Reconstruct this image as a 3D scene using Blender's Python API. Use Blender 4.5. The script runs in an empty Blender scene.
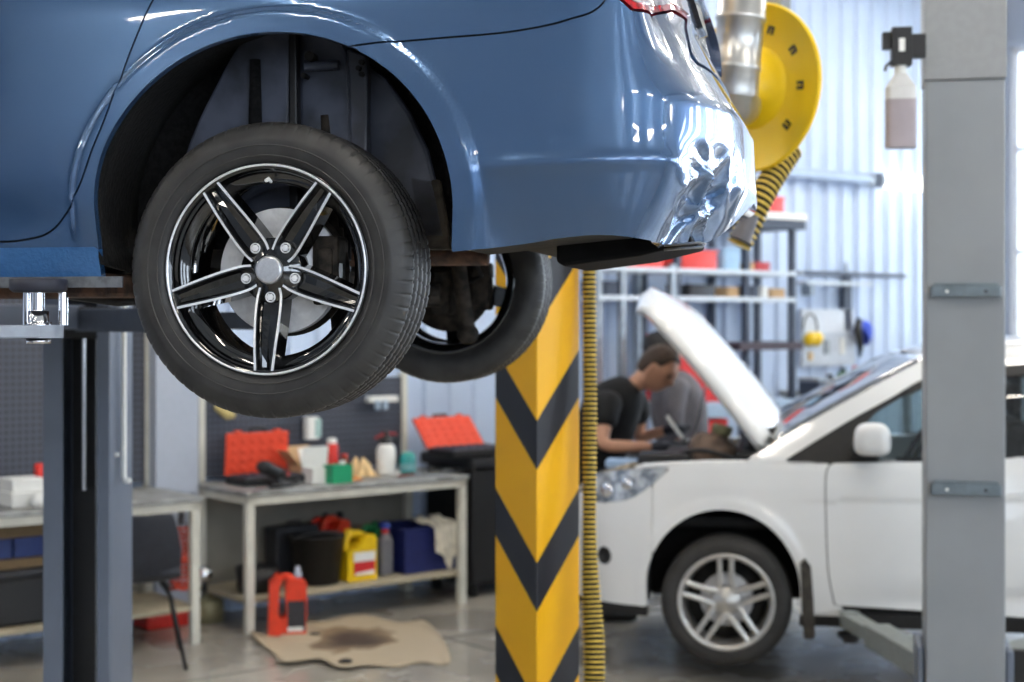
EXPO = 0.32
import bpy, bmesh, math, random
import numpy as np
from mathutils import Vector, Matrix, Euler
random.seed(4); np.random.seed(4)
PI = math.pi
C = bpy.context.scene.collection
# ---------------------------------------------------------------- camera model (1024 x 682)
F, HX, HY, HC = 1500.0, 512.0, 320.0, 1.78
def at(px, py, Y):
    return Vector(((px-HX)/F*Y, Y, HC+(HY-py)/F*Y))
TH = math.radians(39.0); cT, sT = math.cos(TH), math.sin(TH)
def room(u, v, z=0.0):
    return Vector((cT*u-sT*v, sT*u+cT*v, z))
def u_at(px, v):
    r = (px-HX)/F
    return v*(sT+cT*r)/(cT-sT*r)
def z_at(px, py, v):
    u = u_at(px, v)
    return HC+(HY-py)/F*(sT*u+cT*v)
# ---------------------------------------------------------------- materials
def lin(c):
    return tuple((x/12.92 if x <= .04045 else ((x+.055)/1.055)**2.4) for x in [v/255 for v in c])+(1,)
MATS = {}
def mat(name, rgb, rough=.5, metal=0., coat=0., var=.06, scale=30., bump=0., rgb2=None, spec=.5, trans=0., ior=1.45, emit=0., alpha=1., coat_rough=.03, contrast=(.4,.6)):
    if name in MATS: return MATS[name]
    m = bpy.data.materials.new(name); m.use_nodes = True
    nt = m.node_tree; b = nt.nodes['Principled BSDF']
    tc = nt.nodes.new('ShaderNodeTexCoord'); nz = nt.nodes.new('ShaderNodeTexNoise')
    nz.inputs['Scale'].default_value = scale; nz.inputs['Detail'].default_value = 4
    nt.links.new(tc.outputs['Object'], nz.inputs['Vector'])
    rp = nt.nodes.new('ShaderNodeValToRGB')
    c = lin(rgb); c2 = lin(rgb2) if rgb2 else tuple(max(0, x*(1-var*2)) for x in c[:3])+(1,)
    rp.color_ramp.elements[0].position = contrast[0]; rp.color_ramp.elements[1].position = contrast[1]
    rp.color_ramp.elements[0].color = c2; rp.color_ramp.elements[1].color = c
    nt.links.new(nz.outputs['Fac'], rp.inputs['Fac']); nt.links.new(rp.outputs['Color'], b.inputs['Base Color'])
    b.inputs['Roughness'].default_value = rough; b.inputs['Metallic'].default_value = metal
    b.inputs['Coat Weight'].default_value = coat; b.inputs['Coat Roughness'].default_value = coat_rough
    b.inputs['Specular IOR Level'].default_value = spec; b.inputs['IOR'].default_value = ior
    b.inputs['Transmission Weight'].default_value = trans; b.inputs['Alpha'].default_value = alpha
    if emit:
        b.inputs['Emission Color'].default_value = c; b.inputs['Emission Strength'].default_value = emit
    if bump:
        bp = nt.nodes.new('ShaderNodeBump'); bp.inputs['Strength'].default_value = bump; bp.inputs['Distance'].default_value = .01
        nt.links.new(nz.outputs['Fac'], bp.inputs['Height']); nt.links.new(bp.outputs['Normal'], b.inputs['Normal'])
    MATS[name] = m
    return m
# ---------------------------------------------------------------- mesh builder
class MB:
    def __init__(s): s.v = []; s.f = []; s.sm = []; s.mi = []; s.cur = 0
    def add(s, vs, fs, smooth=False, M=None):
        n = len(s.v)
        for p in vs:
            p = Vector(p)
            s.v.append(tuple(M @ p if M else p))
        for f in fs: s.f.append(tuple(n+i for i in f)); s.sm.append(smooth); s.mi.append(s.cur)
        return s
    def box(s, x0, x1, y0, y1, z0, z1, M=None):
        vs = [(x0,y0,z0),(x1,y0,z0),(x1,y1,z0),(x0,y1,z0),(x0,y0,z1),(x1,y0,z1),(x1,y1,z1),(x0,y1,z1)]
        return s.add(vs, [(0,3,2,1),(4,5,6,7),(0,1,5,4),(1,2,6,5),(2,3,7,6),(3,0,4,7)], False, M)
    def lathe(s, prof, n=32, M=None, cap=False, smooth=True, a0=0, a1=2*PI):
        # prof: (r, z) about z
        full = abs(a1-a0-2*PI) < 1e-6
        cnt = n if full else n+1
        vs = []; fs = []
        for i in range(cnt):
            a = a0+(a1-a0)*i/n
            for r, z in prof: vs.append((r*math.cos(a), r*math.sin(a), z))
        m = len(prof)
        for i in range(n):
            j = (i+1) % cnt
            for k in range(m-1):
                fs.append((i*m+k, j*m+k, j*m+k+1, i*m+k+1))
        if cap:
            fs.append(tuple(i*m for i in range(cnt))[::-1]); fs.append(tuple(i*m+m-1 for i in range(cnt)))
        return s.add(vs, fs, smooth, M)
    def cyl(s, p0, p1, r, r1=None, n=20, cap=True, smooth=True):
        p0 = Vector(p0); p1 = Vector(p1); d = p1-p0
        M = Matrix.Translation(p0) @ d.to_track_quat('Z', 'Y').to_matrix().to_4x4()
        r1 = r if r1 is None else r1
        L = d.length
        s.lathe([(r,0),(r1,L)], n, M, False, smooth)
        if cap:
            for (rr, z, fl) in ((r,0,1),(r1,L,0)):
                vs = [(rr*math.cos(2*PI*i/n), rr*math.sin(2*PI*i/n), z) for i in range(n)]
                f = tuple(range(n))
                s.add(vs, [f[::-1] if fl else f], False, M)
        return s
    def tube(s, pts, r, n=10, cap=True):
        pts = [Vector(p) for p in pts]; rr = r if hasattr(r, '__len__') else [r]*len(pts)
        vs = []; fs = []; prev = None
        for i, p in enumerate(pts):
            t = (pts[min(i+1, len(pts)-1)]-pts[max(i-1, 0)]).normalized()
            if prev is None:
                up = Vector((0,0,1)) if abs(t.z) < .9 else Vector((1,0,0))
                a = t.cross(up).normalized()
            else:
                a = (prev-t*prev.dot(t)).normalized()
            prev = a; b = t.cross(a)
            for k in range(n):
                g = 2*PI*k/n; vs.append(p+a*math.cos(g)*rr[i]+b*math.sin(g)*rr[i])
        for i in range(len(pts)-1):
            for k in range(n):
                k2 = (k+1) % n
                fs.append((i*n+k, i*n+k2, (i+1)*n+k2, (i+1)*n+k))
        if cap: fs.append(tuple(range(n))[::-1]); fs.append(tuple((len(pts)-1)*n+k for k in range(n)))
        return s.add(vs, fs, True)
    def prism(s, poly, z0, z1, M=None, smooth=False):
        n = len(poly)
        vs = [(x,y,z0) for x,y in poly]+[(x,y,z1) for x,y in poly]
        fs = [tuple(range(n))[::-1], tuple(range(n,2*n))]
        s.add(vs, fs, False, M)
        fs = [(i,(i+1)%n,n+(i+1)%n,n+i) for i in range(n)]
        return s.add(vs, fs, smooth, M)
    def grid(s, P, smooth=True, closed=False):
        # P[i][j] points
        ni, nj = len(P), len(P[0]); vs = [p for r in P for p in r]
        fs = [(i*nj+j, (i+1)*nj+j, (i+1)*nj+(j+1)%nj, i*nj+(j+1)%nj) for i in range(ni-1) for j in range(nj if closed else nj-1)]
        return s.add(vs, fs, smooth)
    def build(s, name, m, parent=None, bevel=0, seg=2, subsurf=0, weld=False, solid=0):
        me = bpy.data.meshes.new(name); me.from_pydata([tuple(v) for v in s.v], [], s.f)
        for p, sm, mi in zip(me.polygons, s.sm, s.mi): p.use_smooth = sm; p.material_index = mi
        for x in (m if isinstance(m, (list, tuple)) else [m]): me.materials.append(x)
        if weld:
            bm = bmesh.new(); bm.from_mesh(me); bmesh.ops.remove_doubles(bm, verts=bm.verts, dist=1e-5); bm.to_mesh(me); bm.free()
        me.update()
        o = bpy.data.objects.new(name, me); C.objects.link(o)
        if parent: o.parent = parent
        if solid:
            b = o.modifiers.new('s', 'SOLIDIFY'); b.thickness = solid; b.offset = 0
        if subsurf:
            b = o.modifiers.new('ss', 'SUBSURF'); b.levels = subsurf; b.render_levels = subsurf
        if bevel:
            b = o.modifiers.new('b', 'BEVEL'); b.width = bevel; b.segments = seg; b.limit_method = 'ANGLE'; b.angle_limit = math.radians(40)
        return o
def tag(o, label=None, cat=None, group=None, kind=None):
    if label: o['label'] = label
    if cat: o['category'] = cat
    if group: o['group'] = group
    if kind: o['kind'] = kind
    return o
def empty(name, loc, rz=0, label=None, cat=None, group=None, parent=None):
    o = bpy.data.objects.new(name, None); C.objects.link(o); o.location = loc; o.rotation_euler = (0,0,rz); o.empty_display_size = .1
    if parent: o.parent = parent
    return tag(o, label, cat, group)
def struct(mb, name, m, **k):
    return tag(mb.build(name, m, **k), kind='structure')
def copy_tree(o, parent=None):
    c = o.copy(); C.objects.link(c); c.parent = parent
    for ch in [x for x in bpy.data.objects if x.parent == o]: copy_tree(ch, c)
    return c
def crm(pts, n=8, closed=False):
    # Catmull-Rom through points
    P = [Vector(p) for p in pts]; out = []
    N = len(P)
    rng = range(N if closed else N-1)
    for i in rng:
        p1, p2 = P[i], P[(i+1) % N]
        p0 = P[i-1] if (i > 0 or closed) else p1*2-p2
        p3 = P[(i+2) % N] if (i+2 < N or closed) else p2*2-p1
        for k in range(n):
            t = k/n
            out.append(.5*((2*p1)+(p2-p0)*t+(2*p0-5*p1+4*p2-p3)*t*t+(3*p1-p0-3*p2+p3)*t**3))
    if not closed: out.append(P[-1])
    return out
def sstep(a, b, x):
    t = np.clip((x-a)/(b-a), 0, 1); return t*t*(3-2*t)
def sdpoly(U, V, poly):
    # signed distance, positive inside
    P = np.array([(p[0], p[1]) for p in poly]); d = np.full(U.shape, 1e9); ins = np.zeros(U.shape, bool)
    n = len(P)
    for i in range(n):
        a, b = P[i], P[(i+1) % n]; e = b-a; L2 = (e**2).sum()
        if L2 < 1e-12: continue
        t = np.clip(((U-a[0])*e[0]+(V-a[1])*e[1])/L2, 0, 1)
        d = np.minimum(d, np.hypot(U-a[0]-t*e[0], V-a[1]-t*e[1]))
        c = ((a[1] > V) != (b[1] > V))
        with np.errstate(divide='ignore', invalid='ignore'):
            xi = a[0]+(V-a[1])*e[0]/(e[1] if e[1] != 0 else 1e-9)
        ins ^= (c & (U < xi))
    return np.where(ins, d, -d)
def sdline(U, V, pts):
    P = np.array([(p[0], p[1]) for p in pts]); d = np.full(U.shape, 1e9)
    for i in range(len(P)-1):
        a, b = P[i], P[i+1]; e = b-a; L2 = (e**2).sum()
        if L2 < 1e-12: continue
        t = np.clip(((U-a[0])*e[0]+(V-a[1])*e[1])/L2, 0, 1)
        d = np.minimum(d, np.hypot(U-a[0]-t*e[0], V-a[1]-t*e[1]))
    return d
def panel(name, S, dom, sdf, m, parent, step=.012, flange=.018, off=0., inward=1.):
    """A sheet-metal panel: the part of surface S(t, z) where sdf > 0, with its rim turned inward."""
    t0, t1, z0, z1 = dom
    nt, nz = max(2, int((t1-t0)/step)), max(2, int((z1-z0)/step))
    T, Z = np.meshgrid(np.linspace(t0, t1, nt+1), np.linspace(z0, z1, nz+1), indexing='ij')
    D = sdf(T, Z)
    D = np.where(np.abs(D) < 1e-7, 1e-7, D)
    verts = []; key = {}
    def vtx(k, t, z):
        if k not in key: key[k] = len(verts); verts.append((t, z))
        return key[k]
    faces = []
    ins = D > 0
    for i in range(nt):
        for j in range(nz):
            c = [(i,j),(i+1,j),(i+1,j+1),(i,j+1)]
            q = [ins[a] for a in c]
            if not any(q): continue
            f = []
            for k in range(4):
                a, b = c[k], c[(k+1) % 4]
                if ins[a]: f.append(vtx(a, T[a], Z[a]))
                if ins[a] != ins[b]:
                    w = D[a]/(D[a]-D[b]); w = min(.98, max(.02, w))
                    kk = (min(a,b), max(a,b))
                    f.append(vtx(kk, T[a]+(T[b]-T[a])*w, Z[a]+(Z[b]-Z[a])*w))
            if len(f) > 2: faces.append(tuple(f))
    if not faces: return None
    A = np.array(verts); e = 1e-3
    P = np.stack(S(A[:,0], A[:,1]), -1)
    Pu = np.stack(S(A[:,0]+e, A[:,1]), -1)-np.stack(S(A[:,0]-e, A[:,1]), -1)
    Pv = np.stack(S(A[:,0], A[:,1]+e), -1)-np.stack(S(A[:,0], A[:,1]-e), -1)
    N = np.cross(Pu, Pv); N /= np.linalg.norm(N, axis=1, keepdims=True)+1e-12
    N *= inward
    P = P-N*off
    cnt = {}
    for f in faces:
        for k in range(len(f)):
            a, b = f[k], f[(k+1) % len(f)]; cnt[(a,b)] = cnt.get((a,b), 0)+1
    be = [(a,b) for (a,b) in cnt if (b,a) not in cnt]
    mp = {}; PP = [tuple(p) for p in P]; ff = list(faces)
    if flange:
        for a, b in be:
            for x in (a, b):
                if x not in mp: mp[x] = len(PP); PP.append(tuple(P[x]-N[x]*flange))
            ff.append((b, a, mp[a], mp[b]))
    me = bpy.data.meshes.new(name); me.from_pydata(PP, [], ff); me.materials.append(m)
    for p in me.polygons: p.use_smooth = True
    bs = set((min(a,b), max(a,b)) for a, b in be)
    for ed in me.edges:
        k = (min(ed.vertices), max(ed.vertices))
        if k in bs: ed.use_edge_sharp = True
    me.update()
    o = bpy.data.objects.new(name, me); C.objects.link(o); o.parent = parent
    return o
class Surf:
    """projected lookup: picture position -> (t, z) on a car surface"""
    def __init__(s, S, root, t0, t1, z0, z1, st=.006):
        s.T, s.Z = np.meshgrid(np.arange(t0, t1, st), np.arange(z0, z1, st), indexing='ij')
        x, y, z = S(s.T, s.Z); M = np.array(Matrix.Translation(root.location) @ Matrix.Rotation(root.rotation_euler[2], 4, 'Z'))
        X = M[0,0]*x+M[0,1]*y+M[0,3]; Y = M[1,0]*x+M[1,1]*y+M[1,3]; Zw = z+M[2,3]
        s.px = HX+F*X/Y; s.py = HY-F*(Zw-HC)/Y; s.Y = Y
    def __call__(s, px, py):
        d = (s.px-px)**2+(s.py-py)**2
        k = np.argmin(d+np.where(d < 9, 0, 50)+s.Y*.5)
        return (s.T.flat[k], s.Z.flat[k])
    def conv(s, pts, n=0):
        out = []
        for p in pts: out.append(tuple(p[1:]) if p[0] == 'q' else s(*p))
        return [(q.x, q.y) for q in crm([(a,b,0) for a,b in out], n)] if n else out
# ================================================================= setting
VW = 8.25      # back wall in room coordinates
U0, U1, V0, ZC = -7.0, 12.8, -7.0, 5.2
M_floor = mat('polished_concrete', (186,180,168), rough=.3, rgb2=(146,140,130), scale=1.3, var=.1, bump=.02, contrast=(.3,.7))
M_wall = mat('painted_corrugated_steel', (188,204,228), rough=.38, var=.02, scale=3)
M_plain = mat('grey_sandwich_panel', (176,184,196), rough=.5, var=.03, scale=3)
M_ceil = mat('white_ceiling_sheet', (205,208,212), rough=.7, var=.03, scale=2)
M_steel = mat('brushed_steel', (170,172,175), rough=.35, metal=.9, var=.08, scale=60)
M_chrome = mat('chrome', (225,225,228), rough=.12, metal=1., var=.02)
M_black = mat('black_plastic', (24,24,26), rough=.45, var=.1)
M_flat = mat('matt_black_underbody', (14,14,15), rough=.75, var=.3, scale=12, bump=.3, rgb2=(34,31,28))
M_rubber = mat('black_rubber', (30,30,32), rough=.6, var=.1, scale=50)
M_white = mat('white_plastic', (232,232,228), rough=.4, var=.02)
M_red = mat('red_plastic', (200,40,30), rough=.4, var=.06)
M_orange = mat('orange_red_plastic', (224,62,30), rough=.4, var=.06)
M_glow = mat('lit_tube', (255,252,245), emit=2.6)
def rbox(mb, u0, u1, v0, v1, z0, z1):
    P = [room(u,v,z) for z in (z0,z1) for (u,v) in ((u0,v0),(u1,v0),(u1,v1),(u0,v1))]
    mb.add(P, [(0,3,2,1),(4,5,6,7),(0,1,5,4),(1,2,6,5),(2,3,7,6),(3,0,4,7)]); return mb
# floor with faint joints
nt = M_floor.node_tree; b = nt.nodes['Principled BSDF']
nz2 = nt.nodes.new('ShaderNodeTexNoise'); nz2.inputs['Scale'].default_value = 2.2; nz2.inputs['Detail'].default_value = 6
tc = nt.nodes['Texture Coordinate']; nt.links.new(tc.outputs['Object'], nz2.inputs['Vector'])
mr = nt.nodes.new('ShaderNodeMapRange'); mr.inputs[1].default_value = .35; mr.inputs[2].default_value = .7; mr.inputs[3].default_value = .16; mr.inputs[4].default_value = .42
nt.links.new(nz2.outputs['Fac'], mr.inputs[0]); nt.links.new(mr.outputs[0], b.inputs['Roughness'])
b.inputs['Coat Weight'].default_value = .3; b.inputs['Coat Roughness'].default_value = .12
M_joint = mat('floor_joint_filler', (86,82,78), rough=.8)
struct(rbox(MB(), U0-.3, U1+.3, V0-.3, VW+.3, -.2, 0), 'floor', M_floor)
mb = MB()
for uu in (1.9, 5.0, 8.1): rbox(mb, uu-.006, uu+.006, V0, 7.3, 0, .0015)
for vv in (3.8, 6.75): rbox(mb, U0, U1, vv-.006, vv+.006, 0, .0015)
struct(mb, 'floor_joint', M_joint)
# corrugated back wall (trapezoid ribs run vertically)
per = .21; prof = []
u = U0
while u < U1:
    prof += [(u, 0), (u+.085, 0), (u+.105, .028), (u+.19, .028)]
    prof += []
    u += per
def strip(z0, z1, name, m):
    mb = MB(); P = [[room(min(a, U1), VW-d, z) for a, d in prof] for z in (z0, z1)]
    mb.grid(P, smooth=False); rbox(mb, U0, U1, VW+.02, VW+.2, z0, z1)
    return struct(mb, name, m)
strip(0, ZC, 'wall_back', M_wall)
# ceiling
mb = rbox(MB(), U0-.3, U1+.3, V0-.3, VW+.3, ZC, ZC+.2); struct(mb, 'ceiling', M_ceil)
M_beam = mat('painted_roof_beam', (150,156,165), rough=.5)
for i, uu in enumerate((-4, 0, 4, 8)):
    mb = rbox(MB(), uu-.1, uu+.1, V0, VW-.05, ZC-.35, ZC-.0); struct(mb, 'trim_%d' % (i+1), M_beam)
# left, front and right walls; the right and front walls hold the tall windows
def wall_with_windows(name, a_rng, fixed, axis, wins, m):
    """axis 'u': wall runs along v at u=fixed; 'v': runs along u at v=fixed"""
    a0, a1 = a_rng; mb = MB(); zs = (wins[0][2], wins[0][3]) if wins else (1, 1)
    f0, f1 = (fixed, fixed+.2) if fixed > 0 else (fixed-.2, fixed)
    def bx(x0, x1, z0, z1):
        if x1-x0 < .01 or z1-z0 < .01: return
        if axis == 'u': rbox(mb, f0, f1, x0, x1, z0, z1)
        else: rbox(mb, x0, x1, f0, f1, z0, z1)
    if not wins: bx(a0, a1, 0, ZC)
    else:
        bx(a0, a1, 0, zs[0]); bx(a0, a1, zs[1], ZC); x = a0
        for w in wins: bx(x, w[0], zs[0], zs[1]); x = w[1]
        bx(x, a1, zs[0], zs[1])
    struct(mb, name, m)
M_frame = mat('white_window_frame', (225,228,232), rough=.4)
M_pane = mat('window_pane_glass', (235,244,255), rough=.02, trans=1., ior=1.1, var=0)
wn = 0
def window(a0, a1, z0, z1, fixed, axis):
    global wn; wn += 1
    e = empty('window_%d' % wn, (0,0,0)); tag(e, kind='structure')
    mb = MB(); pn = MB(); s = 1 if fixed > 0 else -1
    def bx(q, x0, x1, za, zb, d0=.04, d1=.12):
        lo, hi = sorted((fixed+s*d0, fixed+s*d1))
        if axis == 'u': rbox(q, lo, hi, x0, x1, za, zb)
        else: rbox(q, x0, x1, lo, hi, za, zb)
    bx(mb, a0, a1, z0, z0+.06); bx(mb, a0, a1, z1-.06, z1); bx(mb, a0, a0+.06, z0, z1); bx(mb, a1-.06, a1, z0, z1)
    n = 2 if a1-a0 < 1 else 3
    for k in range(1, n): x = a0+(a1-a0)*k/n; bx(mb, x-.03, x+.03, z0, z1)
    for k in range(1, 3): zz = z0+(z1-z0)*k/3; bx(mb, a0, a1, zz-.025, zz+.025)
    bx(pn, a0+.05, a1-.05, z0+.05, z1-.05, .075, .085)
    mb.build('window_frame', M_frame, e); o = pn.build('pane', M_pane, e); o.visible_shadow = True
    return e
ww = [(v, v+.85, 1.45, 4.4) for v in (-6.3, -4.7, -3.1, -1.5, .1, 1.7, 3.3, 4.9)]+[(6.6, 8.2, 1.45, 4.4)]
wall_with_windows('wall_right', (V0, VW), U1, 'u', ww, M_plain)
for w in ww: window(*w, U1, 'u')
wf = [(u, u+2.4, 1.45, 4.4) for u in (-5.5, -1.6, 2.3, 6.2)]
wall_with_windows('wall_front', (U0, U1), V0, 'v', wf, M_plain)
for w in wf: window(*w, V0, 'v')
wall_with_windows('wall_left', (V0, VW), U0, 'u', [], M_plain)
# sky outside
W = bpy.data.worlds.new('sky'); bpy.context.scene.world = W; W.use_nodes = True
wnt = W.node_tree; bg = wnt.nodes['Background']; bg.inputs[0].default_value = (.80,.90,1,1); bg.inputs[1].default_value = 2.0
def area(name, loc, rot, sx, sy, power, col, spread=PI):
    l = bpy.data.lights.new(name, 'AREA'); l.shape = 'RECTANGLE'; l.size = sx; l.size_y = sy; l.energy = power; l.color = col; l.spread = spread
    o = bpy.data.objects.new(name, l); C.objects.link(o); o.location = loc
    o.rotation_euler = rot; return o
def look(d): return Vector(d).to_track_quat('-Z', 'Y').to_euler()
# daylight entering each window (a rectangle of bright sky just outside the opening)
for w in ww:
    d = room(-1, 0, 0)
    area('window_daylight', room(U1+.5, (w[0]+w[1])/2, (w[2]+w[3])/2), look(d), w[1]-w[0]+.3, 3.2, (270 if w[1]-w[0] < 1 else 110)*(w[1]-w[0]), (.88,.95,1))
for w in wf:
    d = room(0, 1, 0)
    area('window_daylight', room((w[0]+w[1])/2, V0-.5, (w[2]+w[3])/2), look(d), 2.6, 3.2, 180, (.88,.94,1))
# ceiling light fittings
fit = None
def make_fit():
    e = empty('ceiling_light', (0,0,0), TH, 'long white twin tube ceiling light hung high over the workshop floor', 'ceiling light', 'ceiling lights over the bays')
    MB().box(-.62,.62,-.09,.09,0,.06).build('housing', M_white, e, bevel=.01)
    for s in (-1, 1): MB().cyl((-.58,s*.045,-.022),(.58,s*.045,-.022),.017,n=12).build('tube', M_lamp, e)
    for s in (-.5, .5): MB().cyl((s,0,.06),(s,0,.64),.004,n=6).build('hanger', M_steel, e)
    return e
M_lamp = mat('lamp_tube', (255,246,232), emit=72.0)
fit = make_fit(); first = True
for uu in (-4.5, -1.5, 1.5, 4.5, 7.5, 10.3):
    for vv in (-4.5, 1.5, 4.0, 6.4):
        o = fit if first else copy_tree(fit); first = False
        o.location = room(uu, vv, ZC-.64)
# thin glass: mostly transparent with a mirror reflection
def thin_glass(name, tint, refl=.1, rough=.02):
    m = bpy.data.materials.new(name); m.use_nodes = True; nt = m.node_tree; nt.nodes.clear()
    o = nt.nodes.new('ShaderNodeOutputMaterial'); mx = nt.nodes.new('ShaderNodeMixShader'); fr = nt.nodes.new('ShaderNodeFresnel')
    t = nt.nodes.new('ShaderNodeBsdfTransparent'); g = nt.nodes.new('ShaderNodeBsdfGlossy')
    t.inputs[0].default_value = lin(tint); g.inputs['Roughness'].default_value = rough; fr.inputs[0].default_value = 1.5
    mp = nt.nodes.new('ShaderNodeMath'); mp.operation = 'MULTIPLY_ADD'; mp.inputs[1].default_value = 1.0; mp.inputs[2].default_value = refl-.04; mp.use_clamp = True
    nt.links.new(fr.outputs[0], mp.inputs[0]); nt.links.new(mp.outputs[0], mx.inputs[0]); nt.links.new(t.outputs[0], mx.inputs[1]); nt.links.new(g.outputs[0], mx.inputs[2]); nt.links.new(mx.outputs[0], o.inputs[0])
    return m
for o in bpy.data.objects:
    if o.name.startswith('pane'): o.data.materials[0] = bpy.data.materials.get('window_thin_glass') or thin_glass('window_thin_glass', (246,250,255), .06)
# ================================================================= blue car on the lift
M_blue = mat('metallic_blue_paint', (62,92,129), rough=.24, metal=.6, coat=1., var=.015, scale=900, coat_rough=.025)
M_blueb = mat('blue_paint_stone_chip', (52,104,158), rough=.3, metal=.5, coat=1., var=.03, scale=120, bump=.25)
M_seam = mat('black_gap_seal', (10,10,11), rough=.8)
blue = empty('car', (-.52, 3.158, HC+(HY-269.5)/475), math.radians(-11.5), 'blue saloon car raised on the lift, with a crumpled rear bumper corner', 'car')
BW = 1.74   # overall width
halfC = [(.60,0),(.70,.008),(.775,.026),(.83,.066),(.872,.125),(.905,.2),(.935,.30),(.957,.42),(.972,.6),(.98,.87)]
noseC = [(-3.58,.87),(-3.55,.55),(-3.46,.33),(-3.3,.14),(-3.1,.04),(-2.9,0)]
near = crm([(a,b,0) for a,b in noseC], 8)+[Vector((x,0,0)) for x in np.linspace(-2.85,.55,60)]+crm([(a,b,0) for a,b in halfC], 8)
full = near+[Vector((p.x, BW-p.y, 0)) for p in near[::-1][1:]]
fx = np.array([p.x for p in full]); fy = np.array([p.y for p in full])
arc = np.concatenate([[0], np.cumsum(np.hypot(np.diff(fx), np.diff(fy)))])
k0 = np.argmin(np.abs(arc-np.interp(0, fx[:60], arc[:60])))
i0 = int(np.argmin(np.abs(fx[:100]-0))); arc = arc-(arc[i0]-fx[i0])     # t = x along the near side
T_MID = float(arc[len(near)-1])
T_NOSE = float(arc[0])
ARC_C, ARC_R = (.012, .128), (.397, .372)
def arch_poly(g=0., n=80, cut=-.3):
    pts = []
    for i in range(n+1):
        a = PI*i/n
        pts.append((ARC_C[0]+(ARC_R[0]+g)*math.cos(a), ARC_C[1]+(ARC_R[1]+g)*math.sin(a)))
    # below the centre the opening runs almost straight down, easing inward
    pts = [(ARC_C[0]+ARC_R[0]+g-.012, cut), (ARC_C[0]+ARC_R[0]+g-.006, ARC_C[1]-.1)]+pts+[(ARC_C[0]-ARC_R[0]-g, ARC_C[1]-.1), (ARC_C[0]-ARC_R[0]-g+.035, cut)]
    return pts
def archd(T, Z, c=ARC_C, r=ARC_R):
    x = (T-c[0])/r[0]; z = np.where(Z > c[1], (Z-c[1])/r[1], (Z-c[1])/(r[1]*2.2))
    return (np.hypot(x, z)-1)*r[0]
prof_z = np.array([-.2,-.04,.05,.12,.2,.26,.36,.46,.56,.66,.80,.95])
prof_s = np.array([.05,.022,.012,.004,-.004,-.006,.002,.010,.016,.030,.065,.11])
prof_b = np.array([.10,.06,.035,.012,-.004,-.006,.002,.010,.016,.030,.065,.11])    # side of the bumper
prof_r = np.array([.18,.14,.075,.03,-.008,-.004,.0,.060,.112,.138,.155,.17])
def smooth_interp(z, xs, ys):
    # monotone-ish cubic by dense sampling + box filter
    g = np.linspace(xs[0], xs[-1], 600); y = np.interp(g, xs, ys)
    w = 25; ker = np.hanning(w); ker /= ker.sum(); y = np.convolve(np.pad(y, w//2, 'edge'), ker, 'valid')
    return np.interp(z, g, y)
TD, ZD = 1.035, .245       # centre of the dent, set below from the picture
def S_blue(T, Z):
    T = np.asarray(T, float); Z = np.asarray(Z, float)
    x = np.interp(T, arc, fx); y = np.interp(T, arc, fy); e = .01
    tx = np.interp(T+e, arc, fx)-np.interp(T-e, arc, fx); ty = np.interp(T+e, arc, fy)-np.interp(T-e, arc, fy)
    n = np.hypot(tx, ty)+1e-9; nx, ny = -ty/n, tx/n          # inward normal
    q = np.where(T > T_MID, 2*T_MID-T, T)
    r = sstep(.74, .98, q)*(1.)
    bf = sstep(.40, .55, q)
    h = (1-r)*((1-bf)*smooth_interp(Z, prof_z, prof_s)+bf*smooth_interp(Z, prof_z, prof_b))+r*smooth_interp(Z, prof_z, prof_r)
    # crease on the bumper side, fading in behind the arch
    cz = .212+.012*np.clip((q-.5)/.4, 0, 1)
    cr = sstep(.41, .56, q)*(1-sstep(.84, .93, q))
    h = h-cr*.011*np.exp(-np.clip(Z-cz, 0, 9)/.025)*(Z >= cz)-cr*.011*np.exp(-((Z-cz)/.10)**2)*(Z < cz)+cr*.007*sstep(0, -.03, Z-cz)
    # flared lip round the wheel arch
    d = archd(T, Z)
    h = h-.012*(1-sstep(.046, .062, d))*(T < .8)*(T > -.6)*np.where(T < 0, sstep(.03,.16,Z), 1)
    # door pressing: shallow swage low on the rear door
    h = h+.010*np.exp(-((Z-.12)/.06)**2)*(1-sstep(-.62, -.40, T))
    # crumpled corner of the rear bumper
    a = (T-TD); b = (Z-ZD)
    g = np.exp(-((a+.02)/.16)**4-((b+.01)/.105)**4)
    f1 = np.abs(np.sin(13*(a*.7+b*1.2)+1.4*np.sin(9*a-6*b)+.7)); f2 = np.abs(np.sin(16*(b-.8*a)+1.1*np.sin(11*b+5*a)+1.3))
    h = h+g*(.018+.026*np.sqrt(f1*f2+.01)+.006*np.sqrt(np.sin(21*a+11*b+.5)**2+.02))
    # long creases that run from the dent towards the side
    c1 = np.abs(b-.075+.9*(a+.19)**2*2); h = h-.010*np.exp(-(c1/.008)**2)*sstep(-.24,-.12,a)*(1-sstep(.12,.22,a))
    c2 = np.abs(b+.02-.55*a); h = h+.010*np.exp(-(c2/.010)**2)*sstep(-.30,-.14,a)*(1-sstep(.05,.18,a))
    c3 = np.abs(b+.035+.22*a); h = h-.008*np.exp(-(c3/.009)**2)*sstep(-.26,-.12,a)*(1-sstep(.05,.18,a))
    return x+nx*h, y+ny*h, Z+0*T
LB = Surf(S_blue, blue, -1.0, 1.6, -.12, .8)
TD, ZD = LB(706, 197)
DOM = (-1.9, 2*T_MID+1.9)
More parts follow.
